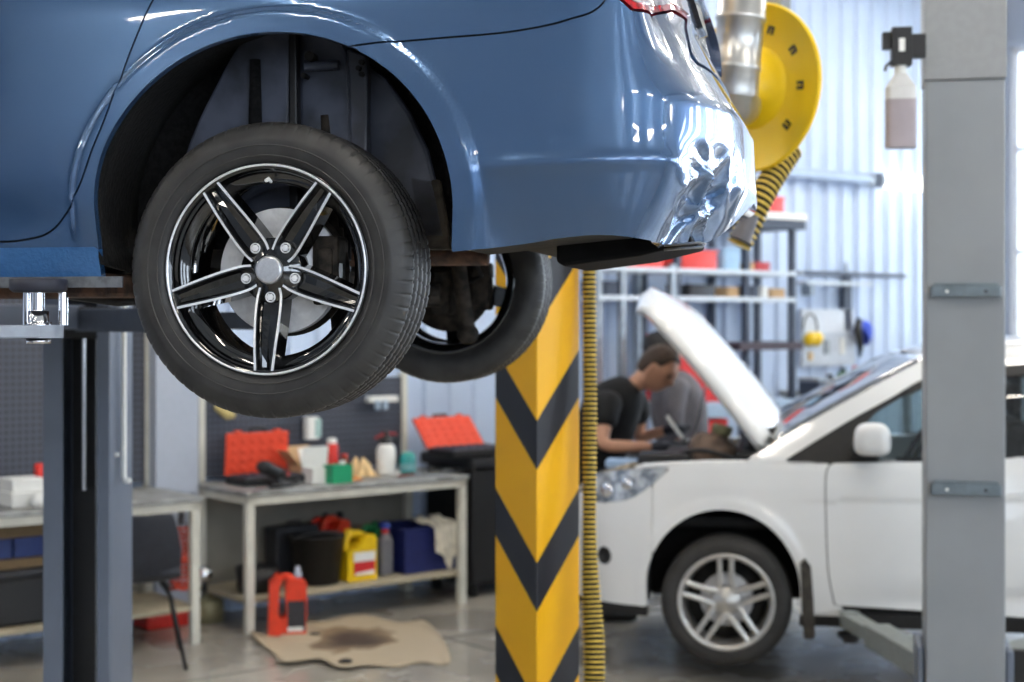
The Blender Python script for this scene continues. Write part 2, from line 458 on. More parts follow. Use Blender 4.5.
# seam lines traced from the picture and continued beyond its edge
door_rear = LB.conv([(178,-40),(152,0),(128,60),(108,112),(92,152),(78,188),(62,218),(48,232),(32,238),(0,241),('q',-.75,.088)], 6)
door_poly = [p for p in door_rear]+[(-1.42,.088),(-1.46,.16),(-1.46,.74),(door_rear[0][0]+.03,.74)]
bump_top = LB.conv([(350,47),(380,43),(440,38),(500,32),(548,26),(572,20),(590,12),(602,3),(608,-8),(612,-20)], 6)
bt_end = bump_top[-1]
bot = LB.conv([(440,253),(470,251),(520,246),(560,240),(600,236),(640,240),(665,244),(690,245),(712,241),(730,232)], 4)
ZB = .19
def far(pts): return [(2*T_MID-a, b) for a, b in pts[::-1]]
mid_top = .535; 
top_rear = LB.conv([(628,16),(662,26),(690,40),(704,60),(716,74),(740,92)])
up = [(T_MID, .47)]
bn = bump_top+[(bt_end[0]+.02, .70)]
tail_low = LB.conv([(614,-6),(632,10),(652,16),(672,12),(690,24),(697,26)])
# bumper: everything behind the seam and below the lamp
bp = bn+[(max(p[0] for p in tail_low)+.02, .70)]
gapx = LB.conv([(692,-10),(697,30),(702,58),(712,72)])
GAP = [(q.x,q.y) for q in crm([(1.40,.86,0),(1.37,.70,0),(1.27,.59,0),(1.18,.538,0),(1.105,.482,0),(1.095,.462,0),(1.12,.454,0),(1.2,.456,0),(T_MID,.465,0)],5)]
bumper_poly = bump_top[:-1]+tail_low+[g for g in GAP if g[1] < .562]
bumper_full = bumper_poly+far(bumper_poly[:-1])
low_line = [(x, z) for x, z in bot]
low_line = low_line[:-4]+[(T_MID-.12, .16), (T_MID, ZB)]; lower = low_line+[(2*T_MID-1.0, .19), (2*T_MID-.5, .17)]
bumper_full = [(bump_top[0][0]-.02, bump_top[0][1]-.06)]+bumper_full+lower[::-1]+[(.25,.0),(.14,.3)]
ARP = arch_poly()
# forward (left out of frame) rear arch is the only one built on the near side; the front arch sits far forward
FA = (-2.68, .128)
def arch_all(T, Z): return np.minimum(-sdpoly(T, Z, ARP), archd(T, Z, FA))
def gapd(T, Z, pts, w): return sdline(T, Z, pts)-w
def f_bumper(T, Z): return np.minimum(np.minimum(sdpoly(T, Z, bumper_full)-.0012, arch_all(T, Z)), 9)
bumper = panel('bumper', S_blue, (.1, 2*T_MID-.3, -.05, .75), f_bumper, M_blue, blue, step=.0085, flange=.022)
QP_low = [(-3.7,-.06),(-.37,-.048),(-.30,-.048)]
qpoly = [(-.30,-.014),(-.8,-.014),(-1.5,-.014),(-1.5,.9),(bt_end[0]-.02,.9),(bt_end[0]-.004,bt_end[1])]+[(a-.001,b+.003) for a,b in bump_top[::-1][1:]]+[(bump_top[0][0]-.03,bump_top[0][1]-.05),(.10,.3),(.10,-.05)]
def f_quarter(T, Z): return np.minimum(np.minimum(sdpoly(T, Z, qpoly), arch_all(T, Z)), -sdpoly(T, Z, door_poly)-.0022)
quarter = panel('rear_quarter_panel', S_blue, (-1.5, .95, -.06, .80), f_quarter, M_blue, blue, step=.0085)
def f_rdoor(T, Z): return sdpoly(T, Z, door_poly)-.0022
rdoor = panel('rear_door', S_blue, (-1.5, -.2, .05, .76), f_rdoor, M_blue, blue, step=.012)
def f_sill(T, Z): return np.minimum.reduce([arch_all(T, Z), .0575-Z, Z+.047, T+2.3, -.36-T])
# stone-chip coated strip that runs along the sill, laid over the quarter panel's foot
sill = panel('sill', S_blue, (-2.35, -.3, -.06, .08), lambda T,Z: np.minimum.reduce([arch_all(T,Z), .052-Z-.0*T, Z+.020, -.30-T, T+2.3]), M_blueb, blue, step=.0085, flange=.02, off=-.0025)
def f_fdoor(T, Z): return np.minimum.reduce([T+2.30, -1.465-T, Z-.088, .74-Z])
fdoor = panel('front_door', S_blue, (-2.35,-1.4,.05,.76), f_fdoor, M_blue, blue, step=.03)
fender = panel('front_fender', S_blue, (T_NOSE,-2.2,-.1,.76), lambda T,Z: np.minimum.reduce([-2.305-T, archd(T,Z,FA), Z+.04, .62-.1*(-2.3-T)-Z, T-T_NOSE-.001]), M_blue, blue, step=.025)
mb = MB(); mb.add([p for x in np.linspace(-2.3,-.33,8) for p in ((x,.012,-.012),(x,.012,-.036),(x,.018,-.036),(x,.018,-.012))], [(i*4+k,(i+1)*4+k,(i+1)*4+(k+1)%4,i*4+(k+1)%4) for i in range(7) for k in range(4)]+[(28,29,30,31)])
mb.build('sill_flange', mat('grey_sealed_flange',(96,100,106),rough=.6,var=.2,scale=40), blue)
# seals seen through the panel gaps
S_in = lambda T, Z: tuple(a for a in S_blue(T, Z))
seal = panel('door_seal', S_blue, (-1.5,-.2,.06,.76), lambda T,Z: np.minimum(.02-np.abs(sdpoly(T,Z,door_poly)), .75-Z), M_seam, blue, step=.012, flange=0, off=.012)
bseal = panel('bumper_seal', S_blue, (.30,bt_end[0]+.05,.4,.76), lambda T,Z: np.minimum(.014-sdline(T,Z,bump_top), arch_all(T,Z)-.003), M_seam, blue, step=.01, flange=0, off=.010)
# tail lamp
lamp_poly = LB.conv([(608,-60),(612,-10)])+[(a, b+.004) for a, b in tail_low]+LB.conv([(691,-4),(686,-60)])
M_tail = mat('red_lamp_lens', (196,24,30), rough=.08, coat=1., var=.3, scale=70, rgb2=(120,8,14))
M_clear = mat('clear_lamp_lens', (214,206,206), rough=.1, metal=.3, coat=1., var=.25, scale=55, rgb2=(150,140,142))
tl = panel('tail_lamp', S_blue, (.5,1.3,.45,.85), lambda T,Z: sdpoly(T,Z,lamp_poly), M_tail, blue, step=.006, off=-.004)
if tl:
    tag(tl, 'red and clear tail lamp')
    inner = LB.conv([(640,-60),(636,-6),(650,3),(672,1),(682,10),(684,-8),(682,-60)])
    panel('reflector', S_blue, (.5,1.3,.45,.85), lambda T,Z: sdpoly(T,Z,lamp_poly)-.013, M_clear, tl, step=.006, off=-.008, flange=.004)
    tl2 = None
# boot lid: right of the gap line, above the bumper
lid_poly = [(a+.006, b+.004) for a, b in GAP]
lid_full = lid_poly+far(lid_poly[:-1])
lid = panel('boot_lid', S_blue, (1.0, 2*T_MID-1.0, .4, .84), lambda T,Z: sdpoly(T,Z,lid_full), M_blue, blue, step=.01, off=-.004, flange=.03)
seal_poly = [(a+.030, b+.018) for a, b in GAP][::-1]
panel('boot_seal', S_blue, (1.0, 2*T_MID-1.0, .4, .84), lambda T,Z: np.minimum(.016-sdline(T,Z,GAP+far(GAP)), .83-Z), M_seam, blue, step=.007, off=.006, flange=0)
panel('rear_corner_panel', S_blue, (.75,1.45,.5,.86), lambda T,Z: np.minimum.reduce([-sdpoly(T,Z,lid_full)-.011, -sdpoly(T,Z,lamp_poly)-.002, -sdpoly(T,Z,bumper_full)-.003, T-(bt_end[0]+.02)]), M_blue, blue, step=.008)
# plate lamp housing / dark lamp end on the lid
lid_lamp = [(1.40,.84),(1.405,.66),(1.47,.60),(1.60,.60),(1.60,.84)]
M_dlamp = mat('smoked_lamp_lens', (40,34,38), rough=.08, coat=1., var=.4, scale=60)
dl = panel('lid_lamp', S_blue, (1.35,1.65,.55,.84), lambda T,Z: sdpoly(T,Z,lid_lamp), M_dlamp, blue, step=.008, off=-.016, flange=.014)
# body top (deck, cabin, bonnet): cross sections, mostly above the picture
def body_top():
    mb = MB(); xs = np.linspace(-3.45, .86, 60); P = []; G = []
    def H(x):
        return float(np.interp(x, [-3.45,-3.2,-2.5,-2.05,-1.3,-.8,-.2,.25,.45,.8,.86], [.36,.46,.56,.68,1.08,1.14,1.10,.93,.80,.74,.70]))
    for x in xs:
        h = H(x); b = float(np.interp(x, [-3.45,-2.4,-2.2,.5,.86], [.30,.52,.68,.68,.62])); row = []
        for k in range(25):
            a = PI*k/24; c = math.cos(a); s = math.sin(a)
            w = BW/2-.045-.02*(h > .8)
            y = BW/2-np.sign(c)*abs(c)**(.62 if h > .82 else .35)*w
            z = b+(h-b)*abs(s)**(.9)
            e = float(np.interp(x, [-3.45,-3.1,.6,.86], [.62,.97,.97,.8]))
            row.append((x, BW/2+(y-BW/2)*e, z))
        P.append(row)
    mb.grid(P)
    o = mb.build('body_top', [M_blue, M_glassd], blue)
    for p in o.data.polygons:
        c = p.center
        if c.z > .72 and -2.0 < c.x < .40 and c.z < 1.04 and not any(abs(c.x-q) < .05 for q in (-1.43,-.55)): p.material_index = 1
    return o
M_glassd = mat('dark_car_glass', (22,26,30), rough=.04, coat=1.)
body_top()
# underbody
mb = MB(); mb.box(-2.3,-.45,.09,BW-.09,.0,.12); mb.box(-.46,.5,.50,BW-.50,.10,.22); mb.box(.44,.60,.35,BW-.35,.06,.2); mb.box(-3.3,-2.25,.5,BW-.5,0,.2)
mb.build('underbody', M_flat, blue, bevel=.02)
# far side: mirrored copies of the near panels
for o in (quarter, rdoor, sill, fdoor, fender, tl):
    if o is None: continue
    c = o.copy(); C.objects.link(c); c.scale = (1,-1,1); c.location = (0,BW,0)
    for ch in [x for x in bpy.data.objects if x.parent == o]:
        d = ch.copy(); C.objects.link(d); d.parent = c
# wheel house: barrel liner plus inner wall with pressed panels
def barrel(n, y0, y1, r0, m, name, a_from=-.14, a_to=PI+.30, flip=False):
    mb = MB(); P = []
    for i in range(49):
        a = a_from+(a_to-a_from)*i/48; row = []
        for k in range(6):
            y = y0+(y1-y0)*k/5
            rr = r0*(1+.16*(k/5))
            row.append((ARC_C[0]+(ARC_R[0]+.012)*rr*math.cos(a), y, ARC_C[1]+(ARC_R[1]+.012)*rr*math.sin(a)))
        P.append(row)
    mb.grid(P); return mb.build(name, m, blue, solid=.004)
M_liner = mat('black_felt_liner', (20,19,19), rough=.95, var=.4, scale=80, bump=.5)
barrel(0, .012, .36, 1.0, M_liner, 'wheel_arch_liner')
M_inner = mat('dusty_grey_inner_wing', (82,87,102), rough=.5, var=.15, scale=7, rgb2=(52,55,64))
def fl(px, py, w):
    """local point where the sight line through a picture point meets the plane y = w inside the car"""
    R = Matrix.Rotation(-blue.rotation_euler[2], 4, 'Z'); o = R @ (Vector((0,0,HC))-Vector(blue.location)); d = R @ Vector(((px-HX)/F, 1, (HY-py)/F))
    s = (w-o.y)/d.y; return o+d*s
def plate(name, pts, w, th, m, n=0, bev=.008):
    P = [fl(a, b, w) for a, b in pts]; P2 = [(p.x, p.z) for p in P]
    if n: P2 = [(q[0], q[1]) for q in crm([(a,b,0) for a,b in P2], n, True)]
    k = len(P2); mb = MB()
    vs = [(x,w,z) for x,z in P2]+[(x,w+th,z) for x,z in P2]
    mb.add(vs, [tuple(range(k)), tuple(range(k,2*k))[::-1]]+[(i+k,(i+1)%k+k,(i+1)%k,i) for i in range(k)])
    return mb.build(name, m, blue, bevel=bev)
# back wall of the wheel house: closes the barrel
cp = []
for i in range(41):
    a = -.14+(PI+.44)*i/40; cp.append((ARC_C[0]+(ARC_R[0]+.012)*1.16*math.cos(a), ARC_C[1]+(ARC_R[1]+.012)*1.16*math.sin(a)))
cp = [(x, max(z, .06)) for x, z in cp]
mb = MB(); k = len(cp); mb.add([(x,.36,z) for x,z in cp]+[(x,.38,z) for x,z in cp], [tuple(range(k)), tuple(range(k,2*k))[::-1]]+[(i+k,(i+1)%k+k,(i+1)%k,i) for i in range(k)])
mb.build('wheel_house_wall', M_liner, blue)
plate('inner_wing_panel', [(176,215),(182,165),(196,125),(214,88),(236,48),(262,20),(289,6),(289,80),(289,150),(289,215)], .24, .02, M_inner, 4, .012)
mb = MB(); p = fl(256,60,.24); q = fl(256,128,.24); mb.tube([(p.x,.236,p.z),(q.x,.236,q.z)], [.012,.016], n=12); mb.build('inner_wing_rib', M_liner, blue)
plate('inner_wing_seam', [(288,20),(296,20),(298,215),(289,215)], .225, .03, M_black, 0, .004)
plate('shock_tower', [(298,24),(340,40),(350,58),(352,100),(356,215),(298,215)], .27, .05, M_inner, 0, .012)
plate('tower_bracket', [(346,48),(366,56),(368,76),(366,215),(352,215),(348,76)], .235, .03, M_inner, 0, .006)
plate('quarter_inner', [(362,60),(386,78),(410,112),(428,150),(440,200),(448,240),(372,240),(366,120)], .30, .02, M_inner, 0, .01)
plate('rear_liner_foot', [(408,175),(440,180),(452,250),(420,250)], .30, .02, mat('worn_liner_foot',(62,56,48),rough=.9,var=.3,scale=30), 0, .006)
for (a, b) in ((309,56),(358,68),(361,74),(303,75),(361,62)):
    p = fl(a, b, .225); MB().cyl((p.x,p.y,p.z),(p.x,p.y+.03,p.z), .006 if a > 320 or a < 305 else .011, n=14).build('body_bolt', M_flat, blue)
p = fl(318, 66, .25); MB().cyl((p.x-.03,p.y,p.z),(p.x+.05,p.y,p.z), .011, n=12).build('tower_bead', M_inner, blue)
# undertray behind the bumper (black)
def local_prism(poly, w0, w1): # poly in local (x,z), extruded along y
    mb = MB(); k = len(poly); vs = [(x,w0,z) for x,z in poly]+[(x,w1,z) for x,z in poly]
    return mb.add(vs, [tuple(range(k)), tuple(range(k,2*k))[::-1]]+[(i+k,(i+1)%k+k,(i+1)%k,i) for i in range(k)])
tp = [(fl(a,b,.34).x, fl(a,b,.34).z) for a,b in ((556,225),(556,262),(564,266),(640,256),(692,243),(692,236),(640,226))]
local_prism(tp, .34, .72).build('undertray', mat('black_undertray',(7,7,8),rough=.8,var=.2,spec=.2), blue, bevel=.008)
tp = [(fl(a,b,.10).x, fl(a,b,.10).z) for a,b in ((455,240),(458,249),(560,238),(620,232),(620,222))]
mb = local_prism(tp, .10, .4); mb.build('bumper_inner_tray', M_flat, blue, bevel=.004)
p0 = fl(664,250,.30); p1 = fl(702,247,.30)
MB().tube([tuple(p0), (p1.x,p1.y,p1.z), (p1.x+.008,p1.y,p1.z+.006), (p1.x-.004,p1.y,p1.z+.010), (p0.x,p0.y,p0.z+.010)], .0028, n=8).build('tray_clip', M_steel, blue)
# ---------------------------------------------------------------- wheels
M_tyre = mat('tyre_rubber', (50,49,48), rough=.5, var=.12, scale=14, rgb2=(37,36,36), spec=.5)
M_tyred = mat('dusty_tyre_sidewall', (58,56,54), rough=.7, var=.2, scale=6, rgb2=(64,62,60))
M_gloss = mat('gloss_black_alloy', (8,8,9), rough=.08, coat=1., var=.0)
M_mach = mat('machined_alloy', (240,240,242), rough=.32, metal=.55, var=.03, scale=80)
M_disc = mat('brake_disc_steel', (236,236,238), rough=.5, metal=.15, var=.08, scale=40)
M_cast = mat('dirty_cast_iron', (58,50,42), rough=.8, metal=.2, var=.4, scale=30, bump=.5)
def ym(): return Matrix.Rotation(PI/2, 4, 'X')      # lathe axis z -> local -y ; so profile z grows outward (towards the viewer)
def tyre_mesh(R, W, rb, nseg=840, tread=True, M=None):
    """profile runs from the outer bead over the tread to the inner bead; z = outward"""
    prof = [(rb, -.012),(rb+.006,-.003),(rb+.018,.003),(rb+.05,.008),(rb+(R-rb)*.62,.006),(R-.020,-.004),(R-.012,-.010),(R-.0055,-.020)]
    g = []
    zc = [-.045,-.080,-.115,-.150]
    z = -.034; g.append((R-.002,-.028))
    for c in zc:
        g += [(R-.0008,c+.0072),(R-.009,c+.0058),(R-.009,c-.0058),(R-.0008,c-.0072)]
    g.append((R-.002,-W+.028+.0))
    prof += g+[(R-.0055,-W+.020),(R-.014,-W+.010),(R-.022,-W+.004),(rb+(R-rb)*.5,-W-.006),(rb+.02,-W-.002),(rb,-W+.01)]
    mb = MB(); vs = []; fs = []; m = len(prof)
    for i in range(nseg):
        a = 2*PI*i/nseg
        for k, (r, z) in enumerate(prof):
            rr = r
            if tread:
                ph = i % 12
                if k in (6,7,8,9) and ph < 2: rr -= .0020
                if k in (m-7,m-6,m-8) and ph < 2: rr -= .002
                if 9 <= k <= m-8 and (i+int(k//4)*3) % 12 < 2 and prof[k][0] > R-.004: rr -= .0014
            vs.append((rr*math.cos(a), rr*math.sin(a), z))
    for i in range(nseg):
        j = (i+1) % nseg
        for k in range(m-1): fs.append((i*m+k, j*m+k, j*m+k+1, i*m+k+1))
    mb.add(vs, fs, True, M); return mb
def spoke_poly(line, width):
    """offset a polyline (r, t) both sides"""
    L = []; Rr = []
    for i, (r, t) in enumerate(line):
        a = Vector(line[max(i-1,0)]); b = Vector(line[min(i+1,len(line)-1)]); d = (b-a).normalized(); n = Vector((-d.y, d.x))
        L.append(Vector((r,t))+n*width/2); Rr.append(Vector((r,t))-n*width/2)
    return [tuple(p) for p in L]+[tuple(p) for p in Rr[::-1]]
def blue_wheel(loc, rz):
    w = empty('wheel', loc, rz, parent=blue)
    R, W, RB = .3165, .205, .222
    tm = tyre_mesh(R, W, RB, M=ym()); t = tm.build('tyre', M_tyre, w)
    for v in (): pass
    # raised rings on the side wall
    for (r, h) in ((.262,.0014),(.240,.001)):
        MB().lathe([(r-.0015,.008-.0005),(r-.0008,.0088+h),(r+.0008,.0088+h),(r+.0015,.008-.0005)], 128, ym()).build('sidewall_ring', M_tyred, w)
    ring = MB().lathe([(.2232,-.004),(.2228,.002),(.2215,.0035),(.2190,.0034),(.2178,.001)], 128, ym()); ring.build('rim_edge', M_mach, w)
    bar = MB().lathe([(.2275,-.014),(.2270,-.003),(.2235,.0018),(.2235,.0),(.2158,.001),(.2120,-.003),(.2075,-.012),(.2055,-.03),(.198,-.045),(.195,-.10),(.190,-.16),(.205,-.19),(.222,-.198),(.226,-.194)], 96, ym()); bar.build('rim', M_gloss, w)
    # step ring inside the barrel
    MB().lathe([(.2055,-.030),(.186,-.036),(.184,-.048),(.197,-.052)], 96, ym()).build('rim_step', M_gloss, w)
    u = .00105
    ln = [(36*u, 19.5*u), (60*u, 24*u), (112*u, 23.5*u), (203*u, 17*u)]
    ln = [(p.x, p.y) for p in crm([(a,b,0) for a,b in ln], 6)]
    def zr(r):  # face height of the spokes along the radius (outward +)
        return float(np.interp(r, [.02,.05,.10,.16,.215], [-.030,-.030,-.018,-.006,-.001]))
    sp = MB(); fc = MB()
    for k in range(5):
        Rm = ym() @ Matrix.Rotation(math.radians(270+72*k-1), 4, 'Z')
        # black body: pocketed centre between two ridges
        rows = []
        for (r, t) in ln:
            z = zr(r); tw = t+.0035
            rows.append([(r,-tw-.006,z-.045),(r,-tw,z),(r,-t+.004,z),(r,-t+.010,z-.014),(r,0,z-.017),(r,t-.010,z-.014),(r,t-.004,z),(r,tw,z),(r,tw+.006,z-.045)])
        m = 9; vs = [p for row in rows for p in row]; fs = []
        for i in range(len(rows)-1):
            for j in range(m-1): fs.append((i*m+j, (i+1)*m+j, (i+1)*m+j+1, i*m+j+1))
        fs.append(tuple(i*m for i in range(len(rows))) if False else (0,8,(len(rows)-1)*m+8,(len(rows)-1)*m))
        sp.add(vs, fs, False, Rm)
        for s in (1,-1):
            wv = []; ff = []
            for i, (r, t) in enumerate(ln):
                z = zr(r)+.0008
                wd = .0048 if r < .19 else .0052
                wv += [(r, s*(t+.0038-wd), z), (r, s*(t+.0038), z), (r, s*(t+.0038), z-.004), (r, s*(t+.0038-wd), z-.004)]
            n = len(ln)
            for i in range(n-1):
                a = i*4; b = a+4
                for q in range(4): ff.append((a+q, b+q, b+(q+1)%4, a+(q+1)%4))
            fc.add(wv, ff, False, Rm)
    # hub
    sp.lathe([(.0,-.026),(.033,-.026),(.036,-.030),(.066,-.034),(.070,-.040),(.070,-.10)], 60, ym())
    sp.build('spokes', M_gloss, w); fc.build('spoke_face', M_mach, w)
    cap = MB().lathe([(0,-.0175),(.012,-.0175),(.024,-.0177),(.0275,-.0180),(.0295,-.020),(.0305,-.024),(.0305,-.03)], 48, ym()); cap.build('hub_cap', M_cap, w)
    for k in range(5):
        a = math.radians(270+72*k); x, z = .0575*math.cos(a), .0575*math.sin(a)
        b = MB(); T = ym() @ Matrix.Translation((x, z, 0))
        b.lathe([(.0115,-.036),(.0115,-.0305),(.0095,-.0285),(.0085,-.0325)], 24, T)
        b.lathe([(.0,-.027),(.0065,-.027),(.0078,-.029),(.0078,-.035)], 6, T, smooth=False)
        b.build('wheel_bolt', M_disc, w)
    d = MB().lathe([(.045,-.085),(.070,-.080),(.072,-.086),(.134,-.086),(.136,-.088),(.136,-.108),(.06,-.124)], 72, ym()); d.build('brake_disc', M_disc, w)
    p = ym() @ Vector((0,0,0))
    v = MB(); v.cyl((.006,.02,.186),(.004,.008,.193), .0035, n=12); v.cyl((.005,.008,.19),(.004,-.004,.187), .004, n=12); v.build('valve', M_white, w)
    return w
M_cap = mat('turned_aluminium_cap', (214,214,216), rough=.3, metal=.9, var=.05, scale=200)
wn1 = blue_wheel((0,0,0), 0)
wn2 = copy_tree(wn1, blue); wn2.location = (0, BW, .012); wn2.rotation_euler = (0,0,PI); wn2.rotation_euler[2] = PI
# brakes, hub carrier, spring, damper, axle: one set behind each rear wheel
def rear_end(s):
    e = empty('rear_suspension', (0, 0 if s > 0 else BW, 0), 0, parent=blue)
    e.scale = (1, s, 1)
    MB().lathe([(.02,-.130),(.10,-.132),(.142,-.136),(.142,-.141),(.02,-.145)], 48, ym()).build('dust_shield', M_cast, e)
    m = MB(); m.box(.075,.135,.078,.16,-.075,.075); m.box(.085,.125,.07,.09,-.05,.05); m.build('brake_caliper', M_cast, e, bevel=.014)
    m = MB(); m.cyl((0,.12,0),(0,.23,0), .05, .035, n=20); m.box(-.03,.03,.15,.24,-.09,.05); m.build('hub_carrier', M_cast, e, bevel=.012)
    m = MB(); m.tube([(0,.24,-.03),(-.18,.27,-.03),(-.42,.27,.02)], [.038,.034,.03], n=12); m.build('trailing_arm', M_cast, e)
    m = MB(); m.cyl((.09,.25,-.14),(.06,.27,.10), .024, n=18); m.cyl((.06,.27,.10),(.04,.28,.36), .014, n=14); m.lathe([(.0,-.03),(.026,-.03),(.03,-.02),(.03,.02),(.026,.03),(0,.03)], 20, Matrix.Translation((.09,.25,-.15)) @ Matrix.Rotation(PI/2,4,'X')); m.build('shock_absorber', M_cast, e)
    m = MB(); P = []
    for i in range(140): a = i/140*2*PI*5.5; P.append((-.10+.055*math.cos(a), .36+.055*math.sin(a), -.02+i/140*.26))
    m.tube(P, .0075, n=8); m.build('coil_spring', M_rubber, e)
    m = MB(); m.tube([(.05,.17,.0),(.12,.20,.03),(.10,.26,.12),(0,.30,.2)], .007, n=8); m.build('brake_hose', M_rubber, e)
    return e
rear_end(1); rear_end(-1)
mb = MB(); mb.tube([(-.14,.25,-.02),(-.16,.5,-.01),(-.16,BW-.5,-.01),(-.14,BW-.25,-.02)], .042, n=14); mb.build('axle_beam', M_cast, blue)
M_rust = mat('rusty_steel', (92,66,52), rough=.8, var=.35, scale=25, rgb2=(54,40,34))
mb = MB(); mb.tube([(-2.4,.95,.0),(-1.2,.95,-.02),(-.7,1.0,-.02),(-.3,1.05,.07),(.25,1.05,.07)], .026, n=12); mb.build('exhaust_pipe', M_rust, blue)
mb = MB(); mb.tube([(-.62,.30,-.045),(-.50,.34,-.062),(-.36,.34,-.052),(-.2,.34,-.02)], .012, n=8); mb.build('hand_brake_cable', M_rubber, blue)
mb = MB(); mb.box(-.60,-.42,.12,.3,-.055,.0); mb.build('jacking_rail', M_rust, blue, bevel=.01)
# ================================================================= white car
M_wht = mat('white_paint', (226,227,226), rough=.3, coat=1., var=.01, scale=5, coat_rough=.05)
M_trim = mat('black_trim', (26,26,27), rough=.55, var=.1)
white = empty('car', (214/F*7.3, 7.3, HC+(HY-602.5)*7.3/F), math.radians(-10), 'white hatchback with its bonnet open, behind the yellow and black column', 'car')
WW = 1.76
nc = [(-.90,.88),(-.885,.65),(-.84,.44),(-.765,.27),(-.66,.14),(-.53,.055),(-.40,.012),(-.30,0)]
tcv = [(2.6,0),(3.0,.03),(3.25,.12),(3.38,.3),(3.44,.55),(3.46,.88)]
nearw = crm([(a,b,0) for a,b in nc], 8)+[Vector((x,0,0)) for x in np.linspace(-.27,2.57,80)]+crm([(a,b,0) for a,b in tcv], 8)
fullw = nearw+[Vector((p.x, WW-p.y, 0)) for p in nearw[::-1][1:]]
wx = np.array([p.x for p in fullw]); wy = np.array([p.y for p in fullw])
warc = np.concatenate([[0], np.cumsum(np.hypot(np.diff(wx), np.diff(wy)))])
kk = int(np.argmin(np.abs(wx[:120]-1.0))); warc = warc-(warc[kk]-wx[kk])
WT0 = float(warc[0]); WT1 = float(warc[len(nearw)-1])
wz = np.array([-.24,-.14,-.05,.05,.15,.26,.36,.46,.56,.66,.72,.80])
ws = np.array([.045,.02,.008,.0,-.006,-.008,-.006,.0,.004,.016,.034,.08])
wn_ = np.array([.12,.05,.02,.01,.0,.0,.01,.03,.07,.14,.22,.34])
AW = (-.018, .06); RW = (.372,.392)
def archw(T, Z, c=AW, r=RW):
    x = (T-c[0])/r[0]; z = np.where(Z > c[1], (Z-c[1])/r[1], (Z-c[1])/(r[1]*2.5))
    return (np.hypot(x, z)-1)*r[0]
def S_w(T, Z):
    T = np.asarray(T, float); Z = np.asarray(Z, float)
    x = np.interp(T, warc, wx); y = np.interp(T, warc, wy); e = .012
    tx = np.interp(T+e, warc, wx)-np.interp(T-e, warc, wx); ty = np.interp(T+e, warc, wy)-np.interp(T-e, warc, wy)
    n = np.hypot(tx, ty)+1e-9; nx, ny = -ty/n, tx/n
    r = 1-sstep(WT0+.1, -.25, T)
    r = np.where(T > WT1, 0, r)
    h = (1-r)*smooth_interp(Z, wz, ws)+r*smooth_interp(Z, wz, wn_)
    d = archw(T, Z); h = h-.007*(1-sstep(.03,.07,d))*(T < .8)
    # shoulder crease and low swage on the doors
    zc = .50+.03*np.clip(T-.4, 0, 3)
    h = h+.008*np.exp(-np.clip(zc-Z,0,9)/.05)*(Z <= zc)*sstep(.25,.55,T)
    h = h+.016*np.exp(-((Z-.02-.04*np.clip(T-.6,0,1))/.05)**2)*sstep(.5,.9,T)*(1-sstep(2.0,2.3,T))
    return x+nx*h, y+ny*h, Z+0*T
LW = Surf(S_w, white, WT0+.02, 2.6, -.2, .8, .01)
belt = LW.conv([(700,463),(740,463),(783,462),(830,461),(880,459),(925,456)])
bz = lambda t: np.interp(t, [-.55,-.42,-.05,.3,1.0,2.0,3.2], [.60,.655,.672,.678,.700,.76,.80])
hood_z = lambda t: np.interp(t, [WT0,-1.0,-.75,-.6,-.45,-.2,.3], [.40,.46,.52,.585,.64,.668,.678])
lampw = LW.conv([(588,500),(590,478),(604,471),(640,468),(668,467),(662,476),(648,488),(628,498),(604,503)], 3)
lampw = [(WT0+.14,.44),(WT0+.13,.52)]+lampw[2:] if False else lampw
doorp = LW.conv([(832,461),(826,475),(825,520),(829,570),(835,606)], 4)
D1 = [(a,b) for a,b in doorp]
dfront = D1+[(1.52,-.035),(1.50,.2),(1.56,.74),(1.5,.80),(D1[0][0],.80)]
R2 = (2.65, 0.)
def inbody(T, Z): return np.minimum.reduce([bz(T)-Z-.001, archw(T,Z), archw(T,Z,R2)])
fogc = LW(604, 556)
fen_poly_end = lambda T, Z: sdpoly(T, Z, dfront)
bsplit = LW.conv([(668,466),(664,478),(650,520),(641,560),(637,590)], 3)
def leftof(T, Z, pts):   # positive where T is less than the line at that height
    a = np.array(sorted([(p[1], p[0]) for p in pts])); return np.interp(Z, a[:,0], a[:,1])-T
def f_wb(T, Z): return np.minimum.reduce([hood_z(T)-Z, Z+.035, -.36-T-.0*Z, -sdpoly(T,Z,lampw)-.002, archw(T,Z), np.hypot(T-fogc[0], Z-fogc[1])-.042])
wbump = panel('front_bumper', S_w, (WT0, -.2, -.1, .75), f_wb, M_wht, white, step=.014)
def f_wf(T, Z): return np.minimum.reduce([np.minimum(bz(T), hood_z(T)+9*(T > -.2))-Z, T+.357, archw(T,Z), -fen_poly_end(T,Z)-.003, -sdpoly(T,Z,lampw)-.002, D1[-1][0]-T+.04, Z+.05])
wfend = panel('front_wing', S_w, (-.4, .8, -.1, .75), f_wf, M_wht, white, step=.012)
wdoor = panel('front_door', S_w, (.4, 1.6, -.06, .8), lambda T,Z: np.minimum(sdpoly(T,Z,dfront)-.003, bz(T)-Z), M_wht, white, step=.014)
wrear = panel('rear_side', S_w, (1.45, WT1, -.1, .85), lambda T,Z: np.minimum.reduce([-sdpoly(T,Z,dfront)-.003, T-1.5, bz(T)-Z, archw(T,Z,R2), Z+.035]), M_wht, white, step=.02)
panel('door_seal', S_w, (.4,1.6,-.04,.76), lambda T,Z: np.minimum(.02-np.abs(sdpoly(T,Z,dfront)), bz(T)-Z-.01), M_seam, white, step=.014, flange=0, off=.012)
